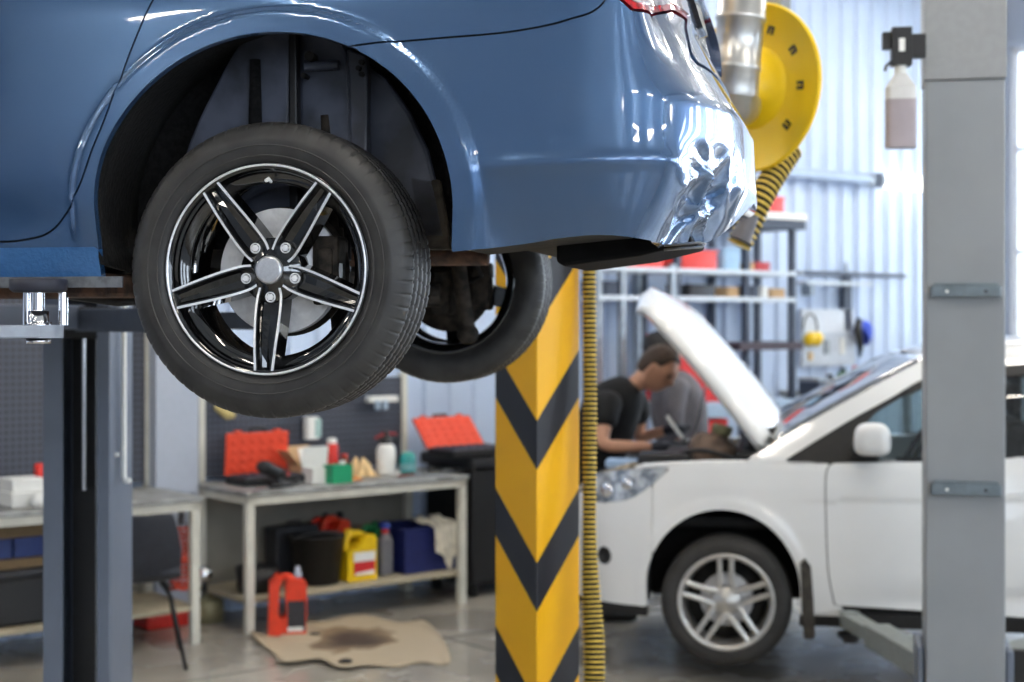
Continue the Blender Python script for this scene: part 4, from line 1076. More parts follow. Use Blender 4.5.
# --- hose reel with its duct
Yr = 6.0; kr = Yr/F
rc = at(754, 88, Yr)
reel = empty('hose_reel', rc, math.radians(-50), 'big yellow hose reel high up beside the striped column', 'hose reel')
M_yel = mat('yellow_reel_paint', (236,196,8), rough=.4, var=.02, scale=4)
YR = Matrix.Rotation(PI/2, 4, 'X')       # lathe axis -> local -y (front)
mb = MB(); mb.lathe([(.10,.0),(.318,.0),(.324,.010),(.333,.012),(.338,.004),(.336,-.006),(.322,-.008),(.10,-.008)], 96, YR); mb.build('front_flange', M_yel, reel)
mb = MB(); mb.lathe([(0,.07),(.075,.07),(.085,.062),(.09,.02),(.145,.018),(.165,.0)], 64, YR); mb.build('hub', M_yel, reel)
mb = MB(); mb.lathe([(.16,-.008),(.16,-.10),(0,-.10)], 48, YR); mb.build('drum', M_yel, reel)
for an in (32, -4, -44, 68, 104, 176):
    m_ = MB(); T = YR @ Matrix.Rotation(math.radians(an), 4, 'Z') @ Matrix.Translation((.235,0,.002))
    m_.box(-.016,.016,-.016,-.004,-.001,.001,T); m_.box(-.016,.016,.004,.016,-.001,.001,T); m_.box(.008,.016,-.016,.016,-.0012,.0012,T)
    m_.build('slot', M_black, reel)
mb = MB(); mb.box(-.04,.04,.12,.18,-.1,2.0); mb.box(-.03,.03,.05,.18,-.03,.03); mb.build('hanger_frame', M_grey, reel, bevel=.004)
# silver duct: from the hub up and out of the picture
dp = at(742, 88, Yr-.28); d1 = at(741, 62, Yr-.28)
M_duct = mat('galvanised_duct', (196,196,194), rough=.32, metal=.8, var=.08, scale=12)
duct = empty('air_duct', at(742,0,Yr-.28), 0, 'silver round duct dropping to the yellow hose reel', 'duct')
kd = (Yr-.28)/F; zpx = lambda y: (0-y)*kd
mb = MB(); mb.lathe([(.083,zpx(98)),(.088,zpx(92)),(.088,zpx(72)),(.092,zpx(71)),(.092,zpx(66)),(.088,zpx(65)),(.090,zpx(22)),(.096,zpx(21)),(.096,zpx(17)),(.091,zpx(16)),(.095,zpx(-260)),(.095,1.30)], 48); o = mb.build('pipe', M_duct, duct); o.rotation_euler = (0,math.radians(4.5),0)
mb = MB(); P = [tuple(q) for q in crm([(-.008,0,zpx(60)),(-.012,.02,zpx(82)),(-.005,.09,zpx(100)),(.02,.16,zpx(100))],6)]; mb.tube(P, [.080]*len(P), n=24); mb.build('elbow', M_duct, duct)
# hose end hanging from the reel
pts = crm([tuple(at(790,150,Yr+.05)), tuple(at(776,172,Yr)), tuple(at(762,196,Yr-.04)), tuple(at(750,222,Yr-.06)), tuple(at(738,246,Yr-.07))], 10)
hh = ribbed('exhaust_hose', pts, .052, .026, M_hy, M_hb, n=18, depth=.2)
tag(hh, 'thick yellow and black ribbed hose end hanging below the yellow reel', 'hose')
a_ = at(752,214,Yr-.13); b_ = at(740,240,Yr-.13)
mb = MB(); mb.cyl(a_, b_, .03, .045, n=20); mb.build('nozzle', mat('grey_rubber_nozzle',(96,94,98),rough=.5), hh)
# --- bottle hanging on the right post
bc = at(900.5, 66, 5.8); kb = 5.8/F
bt = empty('dispenser_bottle', bc, math.radians(-8), 'translucent bottle of grey fluid hanging in a black holder on the grey post', 'bottle')
mb = MB(); mb.box(-.036,.040,-.04,.04,.0,.145); mb.box(-.070,-.036,-.02,.02,.065,.13); mb.box(.040,.094,-.02,.03,.03,.12); mb.tube([(-.03,0,.02),(-.055,-.01,-.0),(-.06,-.01,-.02)],.007,n=8); mb.build('pump_head', M_black, bt, bevel=.008)
MB().box(-.010,.012,-.043,-.038,.05,.10).build('label', M_white, bt)
mb = MB(); mb.cyl((0,0,-.03),(0,0,.0),.024,n=20); mb.build('bottle_neck', M_white, bt)
z0 = -82*kb; M_bott = mat('milky_plastic', (208,208,206), rough=.35, var=.02); M_fl = mat('grey_fluid', (160,150,154), rough=.35, var=.02)
def rr_box(mb, w, d, z0, z1, r=.012, top=1.):
    P = []
    for (cx_, cy_, a0) in ((w-r,d-r,0),(-w+r,d-r,90),(-w+r,-d+r,180),(w-r,-d+r,270)):
        for q in range(5): t = math.radians(a0+q*22.5); P.append((cx_+r*math.cos(t), cy_+r*math.sin(t)))
    n = len(P); mb.add([(x,y,z0) for x,y in P]+[(x*top,y*top,z1) for x,y in P], [tuple(range(n))[::-1], tuple(range(n,2*n))], False)
    mb.add([(x,y,z0) for x,y in P]+[(x*top,y*top,z1) for x,y in P], [(i,(i+1)%n,n+(i+1)%n,n+i) for i in range(n)], True); return mb
mb = MB(); rr_box(mb, .057,.045,-34*kb,-.085,.02); rr_box(mb,.057,.045,-.085,-.03,.02,.42); mb.build('bottle_shoulder', M_bott, bt)
mb = MB(); rr_box(mb, .057,.045,z0,-34*kb,.02); mb.build('fluid_filled_body', M_fl, bt)
# ================================================================= people
def skin_mesh(nodes, edges, root=0, sub=2):
    me = bpy.data.meshes.new('tmp'); me.from_pydata([n[0] for n in nodes], edges, [])
    o = bpy.data.objects.new('tmp', me); C.objects.link(o)
    o.modifiers.new('k', 'SKIN'); lay = me.skin_vertices[0] if me.skin_vertices else None
    if lay is None:
        bm = bmesh.new(); bm.from_mesh(me); bm.verts.layers.skin.verify(); bm.to_mesh(me); bm.free(); lay = me.skin_vertices[0]
    for i, n in enumerate(nodes):
        r = n[1]; lay.data[i].radius = (r, r) if not hasattr(r, '__len__') else r
        lay.data[i].use_root = (i == root)
    s = o.modifiers.new('s', 'SUBSURF'); s.levels = sub; s.render_levels = sub
    dg = bpy.context.evaluated_depsgraph_get(); ev = o.evaluated_get(dg); m2 = ev.to_mesh()
    vs = [tuple(v.co) for v in m2.vertices]; fs = [tuple(p.vertices) for p in m2.polygons]
    ev.to_mesh_clear(); bpy.data.objects.remove(o); bpy.data.meshes.remove(me)
    return vs, fs
M_skin = mat('skin', (200,150,122), rough=.5, var=.04, scale=20)
M_hair = mat('dark_brown_hair', (74,56,42), rough=.7, var=.3, scale=120, bump=.4)
M_hair2 = mat('black_hair', (30,28,28), rough=.7, var=.3, scale=120, bump=.4)
M_bshirt = mat('black_work_shirt', (18,19,22), rough=.85, var=.15, scale=14)
M_gshirt = mat('grey_work_jacket', (92,90,96), rough=.85, var=.12, scale=14)
M_trou = mat('dark_work_trousers', (32,36,48), rough=.85, var=.2, scale=14)
M_glove = mat('blue_black_glove', (34,38,50), rough=.6)
M_shoe = mat('black_leather_shoe', (26,24,24), rough=.45)
def head_mesh(mb, M, k=1.):
    P = []; nu, nv = 30, 28
    for i in range(nv+1):
        ph = PI*i/nv; row = []
        for j in range(nu):
            th = 2*PI*j/nu; x, y, z = math.sin(ph)*math.cos(th), math.sin(ph)*math.sin(th), math.cos(ph)
            rx, ry, rz = .098, .076, .118
            if x < 0: rx = .100
            X_, Y_, Z_ = x*rx, y*ry, z*rz
            if z < -.1 and x > 0: X_ *= 1-.10*(-z); Y_ *= 1-.30*(-z)
            if z < -.2 and x < 0: X_ *= 1-.45*(-z)
            fx_ = max(0, x)
            X_ += .020*math.exp(-((z+.22)/.14)**2-(y/.14)**2)*fx_          # nose
            X_ += .007*math.exp(-((z+.52)/.10)**2-(y/.28)**2)*fx_          # lips
            X_ += .013*math.exp(-((z+.80)/.14)**2-(y/.3)**2)*fx_           # chin
            X_ += .006*math.exp(-((z-.16)/.09)**2-(y/.5)**2)*fx_           # brow
            for s in (-1,1): X_ -= .010*math.exp(-((z-.0)/.10)**2-((y-s*.38)/.17)**2)*fx_
            row.append((X_*k, Y_*k, Z_*k))
        P.append(row)
    vs = [M @ Vector(p) for r in P for p in r]; n = nu
    mb.add(vs, [(i*n+j,(i+1)*n+j,(i+1)*n+(j+1)%n,i*n+(j+1)%n) for i in range(nv) for j in range(n)], True)
    for s in (-1,1):   # ears
        Q = []
        for i in range(9):
            a = PI*i/8; Q.append([(-.005+.017*math.sin(a)*math.cos(b)-.012*math.cos(a)*-.2, s*(.074+.010*math.sin(a)*math.sin(b)), -.012+.032*math.cos(a)) for b in [2*PI*t/10 for t in range(10)]])
        vs = [M @ (Vector(p)*k) for r in Q for p in r]
        mb.add(vs, [(i*10+j,(i+1)*10+j,(i+1)*10+(j+1)%10,i*10+(j+1)%10) for i in range(8) for j in range(10)], True)
def hair_mesh(M, m, parent, k=1.):
    mb = MB(); nu, nv = 30, 16; P = []
    for i in range(nv+1):
        row = []
        for j in range(nu):
            th = 2*PI*j/nu; c = math.cos(th)
            st = lambda a, b: float(sstep(a, b, -c)); lim = PI*(.29+.015*math.sin(5*th)+.17*st(-.62,-.35)+.20*st(.0,.5))     # hairline: short on the brow, down to the nape
            ph = lim*i/nv; x, y, z = math.sin(ph)*c, math.sin(ph)*math.sin(th), math.cos(ph)
            r = 1.07+.02*math.sin(9*th+3*ph)+.02*math.sin(17*th); 
            if i == nv: r = 1.0
            row.append(M @ (Vector((x*.100*r, y*.078*r, z*.120*r+.002))*k))
        P.append(row)
    mb.grid(P, closed=True); return mb.build('hair', m, parent)
def eyes(M, parent, k=1.):
    mb = MB()
    for s in (-1,1):
        c = M @ (Vector((.083, s*.030, .0))*k); mb.lathe([(0,-.010),(.007,-.007),(.010,0),(.007,.007),(0,.010)], 12, Matrix.Translation(c))
    return mb.build('eyes', M_hair2, parent)
def hand_nodes(nodes, edges, wrist, dirv, up, k=1., curl=.5):
    """palm and five fingers grown from the wrist node; returns nothing, extends the lists"""
    d = Vector(dirv).normalized(); u = Vector(up).normalized(); s = d.cross(u).normalized(); W = Vector(nodes[wrist][0])
    palm = len(nodes); nodes.append((tuple(W+d*.055*k), (.020*k,.030*k))); edges.append((wrist, palm))
    for i, (off, ln) in enumerate(((-.030,.062),(-.010,.075),(.010,.080),(.030,.070))):
        b = W+d*.085*k+s*off*k; prev = palm; dd = d.copy()
        for q in range(3):
            idx = len(nodes)
            if q: dd = (dd-u*curl*.6).normalized()
            b = b+dd*(ln*k/3 if q else .01); nodes.append((tuple(b), .0095*k-(.0012*q*k))); edges.append((prev, idx)); prev = idx
    idx = len(nodes); nodes.append((tuple(W+d*.045*k-s*.040*k-u*.01), .0115*k)); edges.append((palm, idx))
    nodes.append((tuple(W+d*.080*k-s*.055*k-u*.028*k), .0095*k)); edges.append((idx, idx+1))
def frame_M(p, fwd, up):
    f = Vector(fwd).normalized(); u = Vector(up); s = u.cross(f).normalized(); u = f.cross(s)
    M = Matrix.Identity(4)
    for i in range(3): M[i][0], M[i][1], M[i][2], M[i][3] = f[i], s[i], u[i], p[i]
    return M
def person(Y, J, label, shirt, hairm, faceup, k=1.2, gloves=True, hide_legs=False):
    """J: joint positions as (picture x, picture y, extra depth)"""
    base = at(J['hip'][0], 320, Y); base.z = 0
    root = empty('person', base, 0, label, 'person')
    def w(n, j=None): a, b, d = J[n]; p = at(a, b, Y+d); return p-base
    q = {n: w(n) for n in J if n not in ('face','sleeve')}
    A = lambda n: tuple(q[n])
    nodes = [(A('hip'), (.09,.11)), (A('waist'), (.08,.10)), (A('chest'), (.07,.09)), (A('neckbase'), (.058,.06)), (A('neck'), .056), (tuple(q['head']-Vector(J['face'][0])*.02), .07)]
    edges = [(0,1),(1,2),(2,3),(3,4),(4,5)]
    for s in ('n','f'):
        i = len(nodes); nodes += [(A('sh'+s), .055),(A('el'+s), .045),(A('wr'+s), .028)]; edges += [(2,i),(i,i+1),(i+1,i+2)]
        if not gloves: hand_nodes(nodes, edges, i+2, q['wr'+s]-q['el'+s], (0,0,1), k)
        i = len(nodes); nodes += [(A('th'+s), .075),(A('kn'+s), .055),(A('an'+s), .042)]; edges += [(0,i),(i,i+1),(i+1,i+2)]
    vs, fs = skin_mesh(nodes, edges); mb = MB(); mb.add(vs, fs, True)
    HM = frame_M(q['head'], J['face'][0], J['face'][1]); head_mesh(mb, HM, k); mb.build('body', M_skin, root)
    hair_mesh(HM, hairm, root, k); eyes(HM, root, k)
    # shirt with short sleeves
    lerp = lambda a, b, t: tuple(q[a].lerp(q[b], t))
    sn = [(A('hip'), (.155,.175)), (A('waist'), (.165,.19)), (A('chest'), (.175,.215)), (lerp('chest','neckbase',.75), (.12,.14)), (lerp('neckbase','neck',.35), (.075,.08))]; se = [(0,1),(1,2),(2,3),(3,4)]
    vs, fs = skin_mesh(sn, se); sm_ = MB(); sm_.add(vs, fs, True)
    for s in ('n','f'):
        t = J.get('sleeve', .72); a0 = lerp('chest','sh'+s,.45)
        if t < 1: an_ = [(a0, .10),(A('sh'+s), .100),(lerp('sh'+s,'el'+s,t*.5), .088),(lerp('sh'+s,'el'+s,t), .080)]
        else: an_ = [(a0, .10),(A('sh'+s), .092),(A('el'+s), .066),(lerp('el'+s,'wr'+s,.9), .048)]
        vs, fs = skin_mesh(an_, [(0,1),(1,2),(2,3)]); sm_.add(vs, fs, True)
    sm_.build('shirt', shirt, root)
    tn = [(A('hip'), (.15,.17))]; te = []
    for s in ('n','f'):
        i = len(tn); tn += [(A('th'+s), .108),(A('kn'+s), .082),(tuple(q['an'+s]+Vector((0,0,.04))), .072)]; te += [(0,i),(i,i+1),(i+1,i+2)]
    vs, fs = skin_mesh(tn, te); MB().add(vs, fs, True).build('trousers', M_trou, root)
    for s in ('n','f'):
        a = q['an'+s]; n2 = [((a.x-.03,a.y,.055),(.055,.06)),((a.x+.05,a.y,.055),(.055,.055)),((a.x+.14,a.y-.01,.045),(.048,.045)),((a.x+.21,a.y-.015,.036),(.038,.034))]
        vs, fs = skin_mesh(n2, [(0,1),(1,2),(2,3)]); vs = [(x,y,max(z,.002)) for x,y,z in vs]; MB().add(vs, fs, True).build('shoe', M_shoe, root)
        if gloves:
            gn = [(tuple(q['wr'+s].lerp(q['el'+s], .12)), .036),(A('wr'+s), .034)]; ge = [(0,1)]
            hand_nodes(gn, ge, 1, q['wr'+s]-q['el'+s], (0,0,1), k)
            vs, fs = skin_mesh(gn, ge); MB().add(vs, fs, True).build('glove', M_glove, root)
    return root
J1 = dict(hip=(590,478,0), waist=(596,450,0), chest=(612,407,0), neckbase=(633,386,0), neck=(642,379,0), head=(658,369,0), face=((.74,-.42,-.50),(.52,-.05,.80)),
  shn=(606,402,-.20), eln=(602,446,-.30), wrn=(656,447,-.34), shf=(636,400,.17), elf=(640,438,.28), wrf=(668,430,.10),
  thn=(592,488,-.10), knn=(600,550,-.10), ann=(603,609,-.11), thf=(590,488,.10), knf=(590,548,.12), anf=(588,604,.12), sleeve=.62)
person(8.95, J1, 'mechanic in a black shirt bending over the engine of the white car', M_bshirt, M_hair, 0)
J2 = dict(hip=(686,470,0), waist=(683,440,0), chest=(677,396,0), neckbase=(671,374,0), neck=(668,366,0), head=(664,353,0), face=((-.75,-.2,-.6),(-.5,0,.85)),
  shn=(676,384,-.18), eln=(674,420,-.22), wrn=(680,442,-.25), shf=(678,384,.18), elf=(670,420,.22), wrf=(668,440,.1),
  thn=(687,478,-.10), knn=(690,530,-.10), ann=(694,578,-.1), thf=(688,478,.10), knf=(704,528,.10), anf=(708,575,.1), sleeve=1.2)
person(9.75, J2, 'dark-haired person in a grey jacket, mostly hidden behind the mechanic', M_gshirt, M_hair2, 0)
a_, b_ = at(667,416,8.55), at(683,439,8.50)
st_ = empty('inspection_lamp', a_, 0, 'slim white stick lamp held over the engine bay by the mechanic', 'lamp')
MB().cyl((0,0,0), b_-a_, .011, n=14).build('lamp_tube', M_white, st_)
MB().cyl((b_-a_), (b_-a_)*1.18, .013, n=14).build('lamp_handle', M_black, st_)
# ================================================================= benches along the back wall
M_cream = mat('cream_bench_frame', (212,210,198), rough=.5, var=.05, scale=8)
M_top = mat('worn_zinc_worktop', (168,170,168), rough=.45, metal=.25, var=.12, scale=9, rgb2=(130,130,126))
M_shelfm = mat('beige_shelf_board', (178,168,144), rough=.6, var=.1, scale=8)
M_backp = mat('beige_grey_back_panel', (128,124,114), rough=.8, var=.06, scale=6)
def pegmat():
    m = bpy.data.materials.new('dark_perforated_steel'); m.use_nodes = True; nt = m.node_tree; b = nt.nodes['Principled BSDF']
    N = nt.nodes.new; Lk = nt.links.new
    tc = N('ShaderNodeTexCoord'); sp = N('ShaderNodeSeparateXYZ'); Lk(tc.outputs['Object'], sp.inputs[0])
    def cell(o):
        a = N('ShaderNodeMath'); a.operation = 'DIVIDE'; a.inputs[1].default_value = .038; Lk(o, a.inputs[0])
        f = N('ShaderNodeMath'); f.operation = 'FRACT'; Lk(a.outputs[0], f.inputs[0])
        c = N('ShaderNodeMath'); c.operation = 'COMPARE'; c.inputs[1].default_value = .5; c.inputs[2].default_value = .22; Lk(f.outputs[0], c.inputs[0]); return c.outputs[0]
    p = N('ShaderNodeMath'); p.operation = 'MULTIPLY'; Lk(cell(sp.outputs[0]), p.inputs[0]); Lk(cell(sp.outputs[2]), p.inputs[1])
    mx = N('ShaderNodeMixRGB'); mx.inputs[1].default_value = lin((66,71,84)); mx.inputs[2].default_value = lin((12,13,18)); Lk(p.outputs[0], mx.inputs[0]); Lk(mx.outputs[0], b.inputs['Base Color']); b.inputs['Roughness'].default_value = .5
    return m
M_peg = pegmat()
def bench(u0, u1, label, shelf=True, legs=None):
    e = empty('workbench', room(u0, 7.49, 0), TH, label, 'workbench', None)
    L = u1-u0; D = .64; H = .81
    MB().box(-.01,L+.01,-.015,D,H-.028,H).build('worktop', M_top, e, bevel=.004)
    MB().box(0,L,0,.03,H-.075,H-.028).build('front_rail', M_cream, e); MB().box(0,L,D-.04,D-.01,H-.075,H-.028).build('rear_rail', M_cream, e)
    for s in (0, L-.04): MB().box(s+.005,s+.035,.03,D-.04,H-.07,H-.028).build('side_rail', M_cream, e)
    for x in (legs or (0, L-.05)):
        for y in (0, D-.055): MB().box(x,x+.05,y,y+.045,0,H-.028).build('leg', M_cream, e, bevel=.003)
    MB().box(.0,L,.02,D-.02,.18,.205).build('lower_shelf', M_shelfm, e, bevel=.003)
    MB().box(0,L,D-.015,D-.005,.205,H-.075).build('back_panel', M_backp, e)
    return e
UB0, UB1 = 4.15, 5.70
bA = bench(1.25, 3.86, 'long grey-topped workbench behind the open-channel lift post')
bB = bench(UB0, UB1, 'grey-topped workbench with oil jugs on its lower shelf')
def pegboard(u0, u1, z1, label):
    e = empty('pegboard', room(u0, 8.16, 0), TH, label, 'pegboard'); L = u1-u0
    MB().box(.03,L-.03,.0,.012,.83,z1).build('perforated_panel', M_peg, e)
    for x in (0, L-.04): MB().box(x,x+.04,-.015,.03,0.0,z1+.03).build('upright', M_cream, e)
    return e
pegboard(1.3, u_at(152,8.15), 2.05, 'tall dark pegboard panel at the left')
pegboard(u_at(199,8.15), u_at(407,8.15), z_at(395,377,8.15), 'dark pegboard behind the bench with the red tool case')
# plain steel column cladding between the two boards
struct(rbox(MB(), u_at(156,8.05), u_at(200,8.05)-.01, 8.05, 8.2, 0, 3.2), 'trim_5', mat('pale_grey_cladding', (168,176,190), rough=.45, var=.02))
def put(name, px, v, z, label, cat, rz=0., group=None):
    return empty(name, room(u_at(px, v), v, z), TH+rz, label, cat, group)
def mm(px, v): # metres per picture pixel at that place
    u = u_at(px, v); return (sT*u+cT*v)/F
TOPZ = .811; SHZ = .206
# --- open red socket case
def socket_case(px, v, z, label, w, lid, tilt, m, deep=.24, rz=0):
    e = put('tool_case', px, v, z, label, 'tool case', rz)
    MB().box(-w/2,w/2,-deep,0,0,.045).build('case_base', M_black, e, bevel=.008)
    b = MB(); b.box(-w/2+.015,w/2-.015,-deep+.015,-.015,.045,.050)
    for i in range(7): b.cyl((-w/2+.04+i*(w-.08)/6,-deep+.04,.052),(-w/2+.04+i*(w-.08)/6,-.04,.052),.007,n=8)
    b.build('tool_tray', MATS['dark_grey_arm'], e)
    T = Matrix.Translation((0,0,.045)) @ Matrix.Rotation(tilt, 4, 'X')
    l = MB(); l.box(-w/2,w/2,-.012,.012,.0,lid,T)
    for i in range(6):
        for j in range(4):
            x = -w/2+.045+i*(w-.09)/5; zz = .04+j*(lid-.09)/3; l.box(x-.014,x+.014,-.022,-.010,zz-.012,zz+.012,T)
    l.build('lid', m, e, bevel=.006)
    h = MB(); h.tube([T @ Vector((-.05,0,lid)), T @ Vector((-.05,0,lid+.022)), T @ Vector((.05,0,lid+.022)), T @ Vector((.05,0,lid))], .009, n=8); h.build('handle', M_black, e)
    for s in (-1,1): MB().box(s*w*.32-.02,s*w*.32+.02,-.015,.015,lid-.002,lid+.014,T).build('latch', m, e)
    return e
M_lid = mat('orange_red_case_foam', (222,72,44), rough=.5, var=.05)
s = mm(255, 7.95)
socket_case(256, 7.98, TOPZ, 'orange-red socket case standing open on the bench below the pegboard', 58*s/.83, 42*s, .08, M_lid)
# --- black cordless tool
e = put('power_tool', 272, 7.62, TOPZ, 'black power tool lying in front of the open red case', 'power tool', .3)
b = MB(); b.tube([(-.10,0,.13),(-.06,0,.12),(.02,0,.085),(.10,0,.07)], [.030,.042,.040,.028], n=14); b.build('motor_body', M_black, e)
b = MB(); b.tube([(.02,0,.07),(.05,-.01,.035),(.07,-.02,.02)], .020, n=10); b.box(.02,.12,-.06,.03,0,.03); b.build('grip', mat('dark_grey_plastic',(52,54,58),rough=.5), e, bevel=.006)
b = MB(); b.cyl((.10,0,.07),(.135,0,.066),.014,n=12); b.build('chuck', M_red, e)
e = put('file', 268, 7.56, TOPZ, 'long thin metal tool lying at the bench corner', 'hand tool', .55)
b = MB(); b.box(-.16,.10,-.012,.012,.002,.012); b.build('blade', M_steel, e); b = MB(); b.cyl((.10,0,.012),(.2,0,.012),.012,n=10); b.build('handle', M_black, e)
e = put('pry_bar', 285, 7.60, TOPZ, 'dark bar lying on the bench beside the white carton', 'hand tool', .35)
b = MB(); b.tube([(-.14,0,.014),(.1,0,.014),(.14,0,.03)], .012, n=8); b.build('bar', M_black, e)
# --- cartons
M_card = mat('cardboard', (206,172,132), rough=.85, var=.06)
M_wcard = mat('white_card', (228,228,224), rough=.7, var=.02)
def carton(px, v, w, d, h, m, mflap, label, name='carton', rz=0, z=TOPZ, flaps=((0,.9),)):
    e = put(name, px, v, z, label, 'box', rz); t = .003
    b = MB(); b.box(-w/2,w/2,-d/2,-d/2+t,0,h); b.box(-w/2,w/2,d/2-t,d/2,0,h); b.box(-w/2,-w/2+t,-d/2+t,d/2-t,0,h); b.box(w/2-t,w/2,-d/2+t,d/2-t,0,h); b.box(-w/2+t,w/2-t,-d/2+t,d/2-t,0,t); b.build('box_body', m, e)
    for side, angl in flaps:
        if side == 0: T = Matrix.Translation((0,d/2,h)) @ Matrix.Rotation(-angl,4,'X'); bx = (-w/2,w/2,-.001,.001,0,d*.8)
        elif side == 1: T = Matrix.Translation((-w/2,0,h)) @ Matrix.Rotation(-angl,4,'Y'); bx = (-.001,.001,-d/2,d/2,0,w*.8)
        else: T = Matrix.Translation((w/2,0,h)) @ Matrix.Rotation(angl,4,'Y'); bx = (-.001,.001,-d/2,d/2,0,w*.6)
        MB().box(*bx, T).build('flap', mflap, e)
    return e
s = mm(320, 7.7)
carton(320, 7.70, 28*s, .15, .09, M_wcard, M_wcard, 'open white carton with raised lid on the bench', flaps=((0,-.15),(0,.5)), rz=-.1)
carton(306, 7.88, 26*s, .14, .09, M_card, M_card, 'brown cardboard box with its flap up behind the white carton', flaps=((1,.75),(0,.2)))
e = carton(338, 7.60, 24*s, .10, 18*s, mat('green_card',(20,140,96),rough=.5,var=.04), mat('green_card',(20,140,96)), 'small green carton beside the white carton', flaps=())
MB().box(-9*s,9*s,-.04,.04,18*s-.004,18*s+.001).build('box_top', MATS['green_card'], e); MB().cyl((5*s,-.0,18*s),(5*s,-.0,18*s+.02),.018,n=16).build('white_cap', M_white, e)
# --- white dispenser hanging on the board
zd = z_at(311, 428, 8.10); s = mm(311, 8.1)
e = put('dispenser', 311, 8.10, zd, 'small white and pale green dispenser fixed to the pegboard', 'dispenser')
b = MB(); rr_box(b, 7*s,.035,-11*s,11*s,.02); b.build('housing', M_white, e); b = MB(); rr_box(b, 4*s,.03,-9*s,9*s,.012); o = b.build('window', mat('pale_green_plastic',(170,200,196),rough=.3), e); o.location = (5*s,-.01,0)
# --- yellowish glove hanging on the board at the left
e = put('work_glove', 226, 8.08, z_at(226, 412, 8.1), 'yellowish leather glove hooked on the pegboard beside the tyre', 'glove')
b = MB(); vs, fs = skin_mesh([((-.07,0,.045),(.02,.025)),((-.02,0,.0),(.025,.03)),((.03,0,-.02),(.022,.03)),((.06,0,-.035),.012),((.065,.0,-.02),.011),((.02,0,-.045),.012)],[(0,1),(1,2),(2,3),(2,4),(1,5)]); b.add(vs, fs, True); b.build('glove', mat('yellow_leather',(186,170,112),rough=.8), e)
MB().cyl((-.06,.0,.05),(-.06,.08,.05),.005,n=8).build('hook', M_steel, e)
# --- metal bracket on the board
e = put('tool_holder', 382, 8.10, z_at(382, 400, 8.1), 'pale metal tool holder with two hooks on the pegboard', 'tool holder'); s = mm(382,8.1)
b = MB(); b.box(-17*s,17*s,-.03,.03,-2*s,4*s); b.build('bar', M_wcard, e, bevel=.004)
for x in (-9, 0): 
    b = MB(); b.box((x-2.5)*s,(x+2.5)*s,-.05,-.02,-9*s,0); b.build('hook', mat('pale_blue_metal',(168,186,204),rough=.4), e, bevel=.004)
# --- spray can
def can(name, px, v, z, r, h, m, mc, label, cat='can', band=None):
    e = put(name, px, v, z, label, cat)
    MB().lathe([(0,0),(r*.97,0),(r,.004),(r,h*.80),(r*.80,h*.86),(r*.78,h*.87)], 28).build('can_body', m, e)
    MB().lathe([(r*.78,h*.87),(r*.76,h*.97),(r*.6,h),(0,h)], 24).build('cap', mc, e)
    if band: MB().lathe([(r*1.01,h*band[0]),(r*1.01,h*band[1])], 28).build('label', band[2], e)
    return e
s = mm(332, 7.95)
can('spray_can', 332, 7.98, TOPZ, 6.3*s, 24*s*1.55, M_red, M_white, 'red spray can with a white cap', band=(.0,.25,mat('blue_label',(40,50,110),rough=.5)))
can('spray_can', 344.5, 8.02, TOPZ, 4.2*s, 20*s, mat('brown_can',(120,60,34),rough=.5), M_red, 'small brown can standing behind the beige rag')
# --- rags / gloves
def rag(name, px, v, z, sx, sy, h, m, label, cat, seed, group=None):
    rnd = np.random.RandomState(seed); e = MB(); n = 26; P = []; ph = rnd.rand(6)*6
    for i in range(n+1):
        row = []
        for j in range(n+1):
            x = -1+2*i/n; y = -1+2*j/n; r = math.hypot(x, y)
            k = max(0, 1-r**2.2); bump_ = .5+.25*math.sin(5*x+ph[0]+2*y)+.25*math.sin(6*y+ph[1]-3*x)+.18*math.sin(11*x+ph[2])*math.sin(9*y+ph[3])
            wob = 1+.12*math.sin(3*math.atan2(y,x)+ph[4])+.07*math.sin(7*math.atan2(y,x)+ph[5])
            row.append((x*sx*wob, y*sy*wob, max(0.002, h*k*bump_+.004)))
        P.append(row)
    e.grid(P); o = e.build(name, m, solid=.003, subsurf=1); o.location = room(u_at(px,v), v, z+.0015); o.rotation_euler = (0,0,TH)
    return tag(o, label, cat, group)
M_beige = mat('beige_leather', (222,190,140), rough=.8, var=.12, scale=20)
rag('work_glove', 362, 7.80, TOPZ, .095, .08, .15, M_beige, 'crumpled beige work glove on the bench beside the white sprayer', 'glove', 3)
rag('shop_rag', 352, 7.62, TOPZ, .06, .04, .04, mat('orange_cloth',(206,140,84),rough=.9), 'small orange cloth lying near the green carton', 'cloth', 5)
# --- pump sprayer
s = mm(386, 7.8)
e = put('pump_sprayer', 386, 7.80, TOPZ, 'white pump sprayer bottle with a black head and red lever', 'sprayer')
MB().lathe([(0,0),(9*s,0),(9.6*s,.01),(9.6*s,24*s),(8*s,29*s),(5.5*s,31*s)], 32).build('tank', M_white, e)
b = MB(); b.lathe([(6*s,31*s),(6*s,36*s),(3*s,38*s),(3*s,44*s),(0,44*s)], 24); b.tube([(0,0,37*s),(11*s,0,36*s),(12*s,0,30*s)], 2.2*s, n=8); b.box(-8*s,2*s,-2*s,2*s,32*s,36*s); b.build('head', M_black, e)
b = MB(); b.tube([(-13*s,0,37*s),(-5*s,0,40*s),(4*s,0,41*s),(13*s,0,40*s)], 1.5*s, n=8); b.build('lever', mat('dark_red_lever',(150,36,40),rough=.4), e)
# --- teal tin
s = mm(408, 7.72)
can('tin', 408, 7.74, TOPZ, 8.3*s, 22*s, mat('teal_tin',(22,132,132),rough=.4,var=.05), mat('teal_lid',(60,160,152),rough=.4), 'teal tin standing on the bench by the white sprayer', 'tin', band=(.2,.5,mat('pale_label',(120,170,176),rough=.5)))
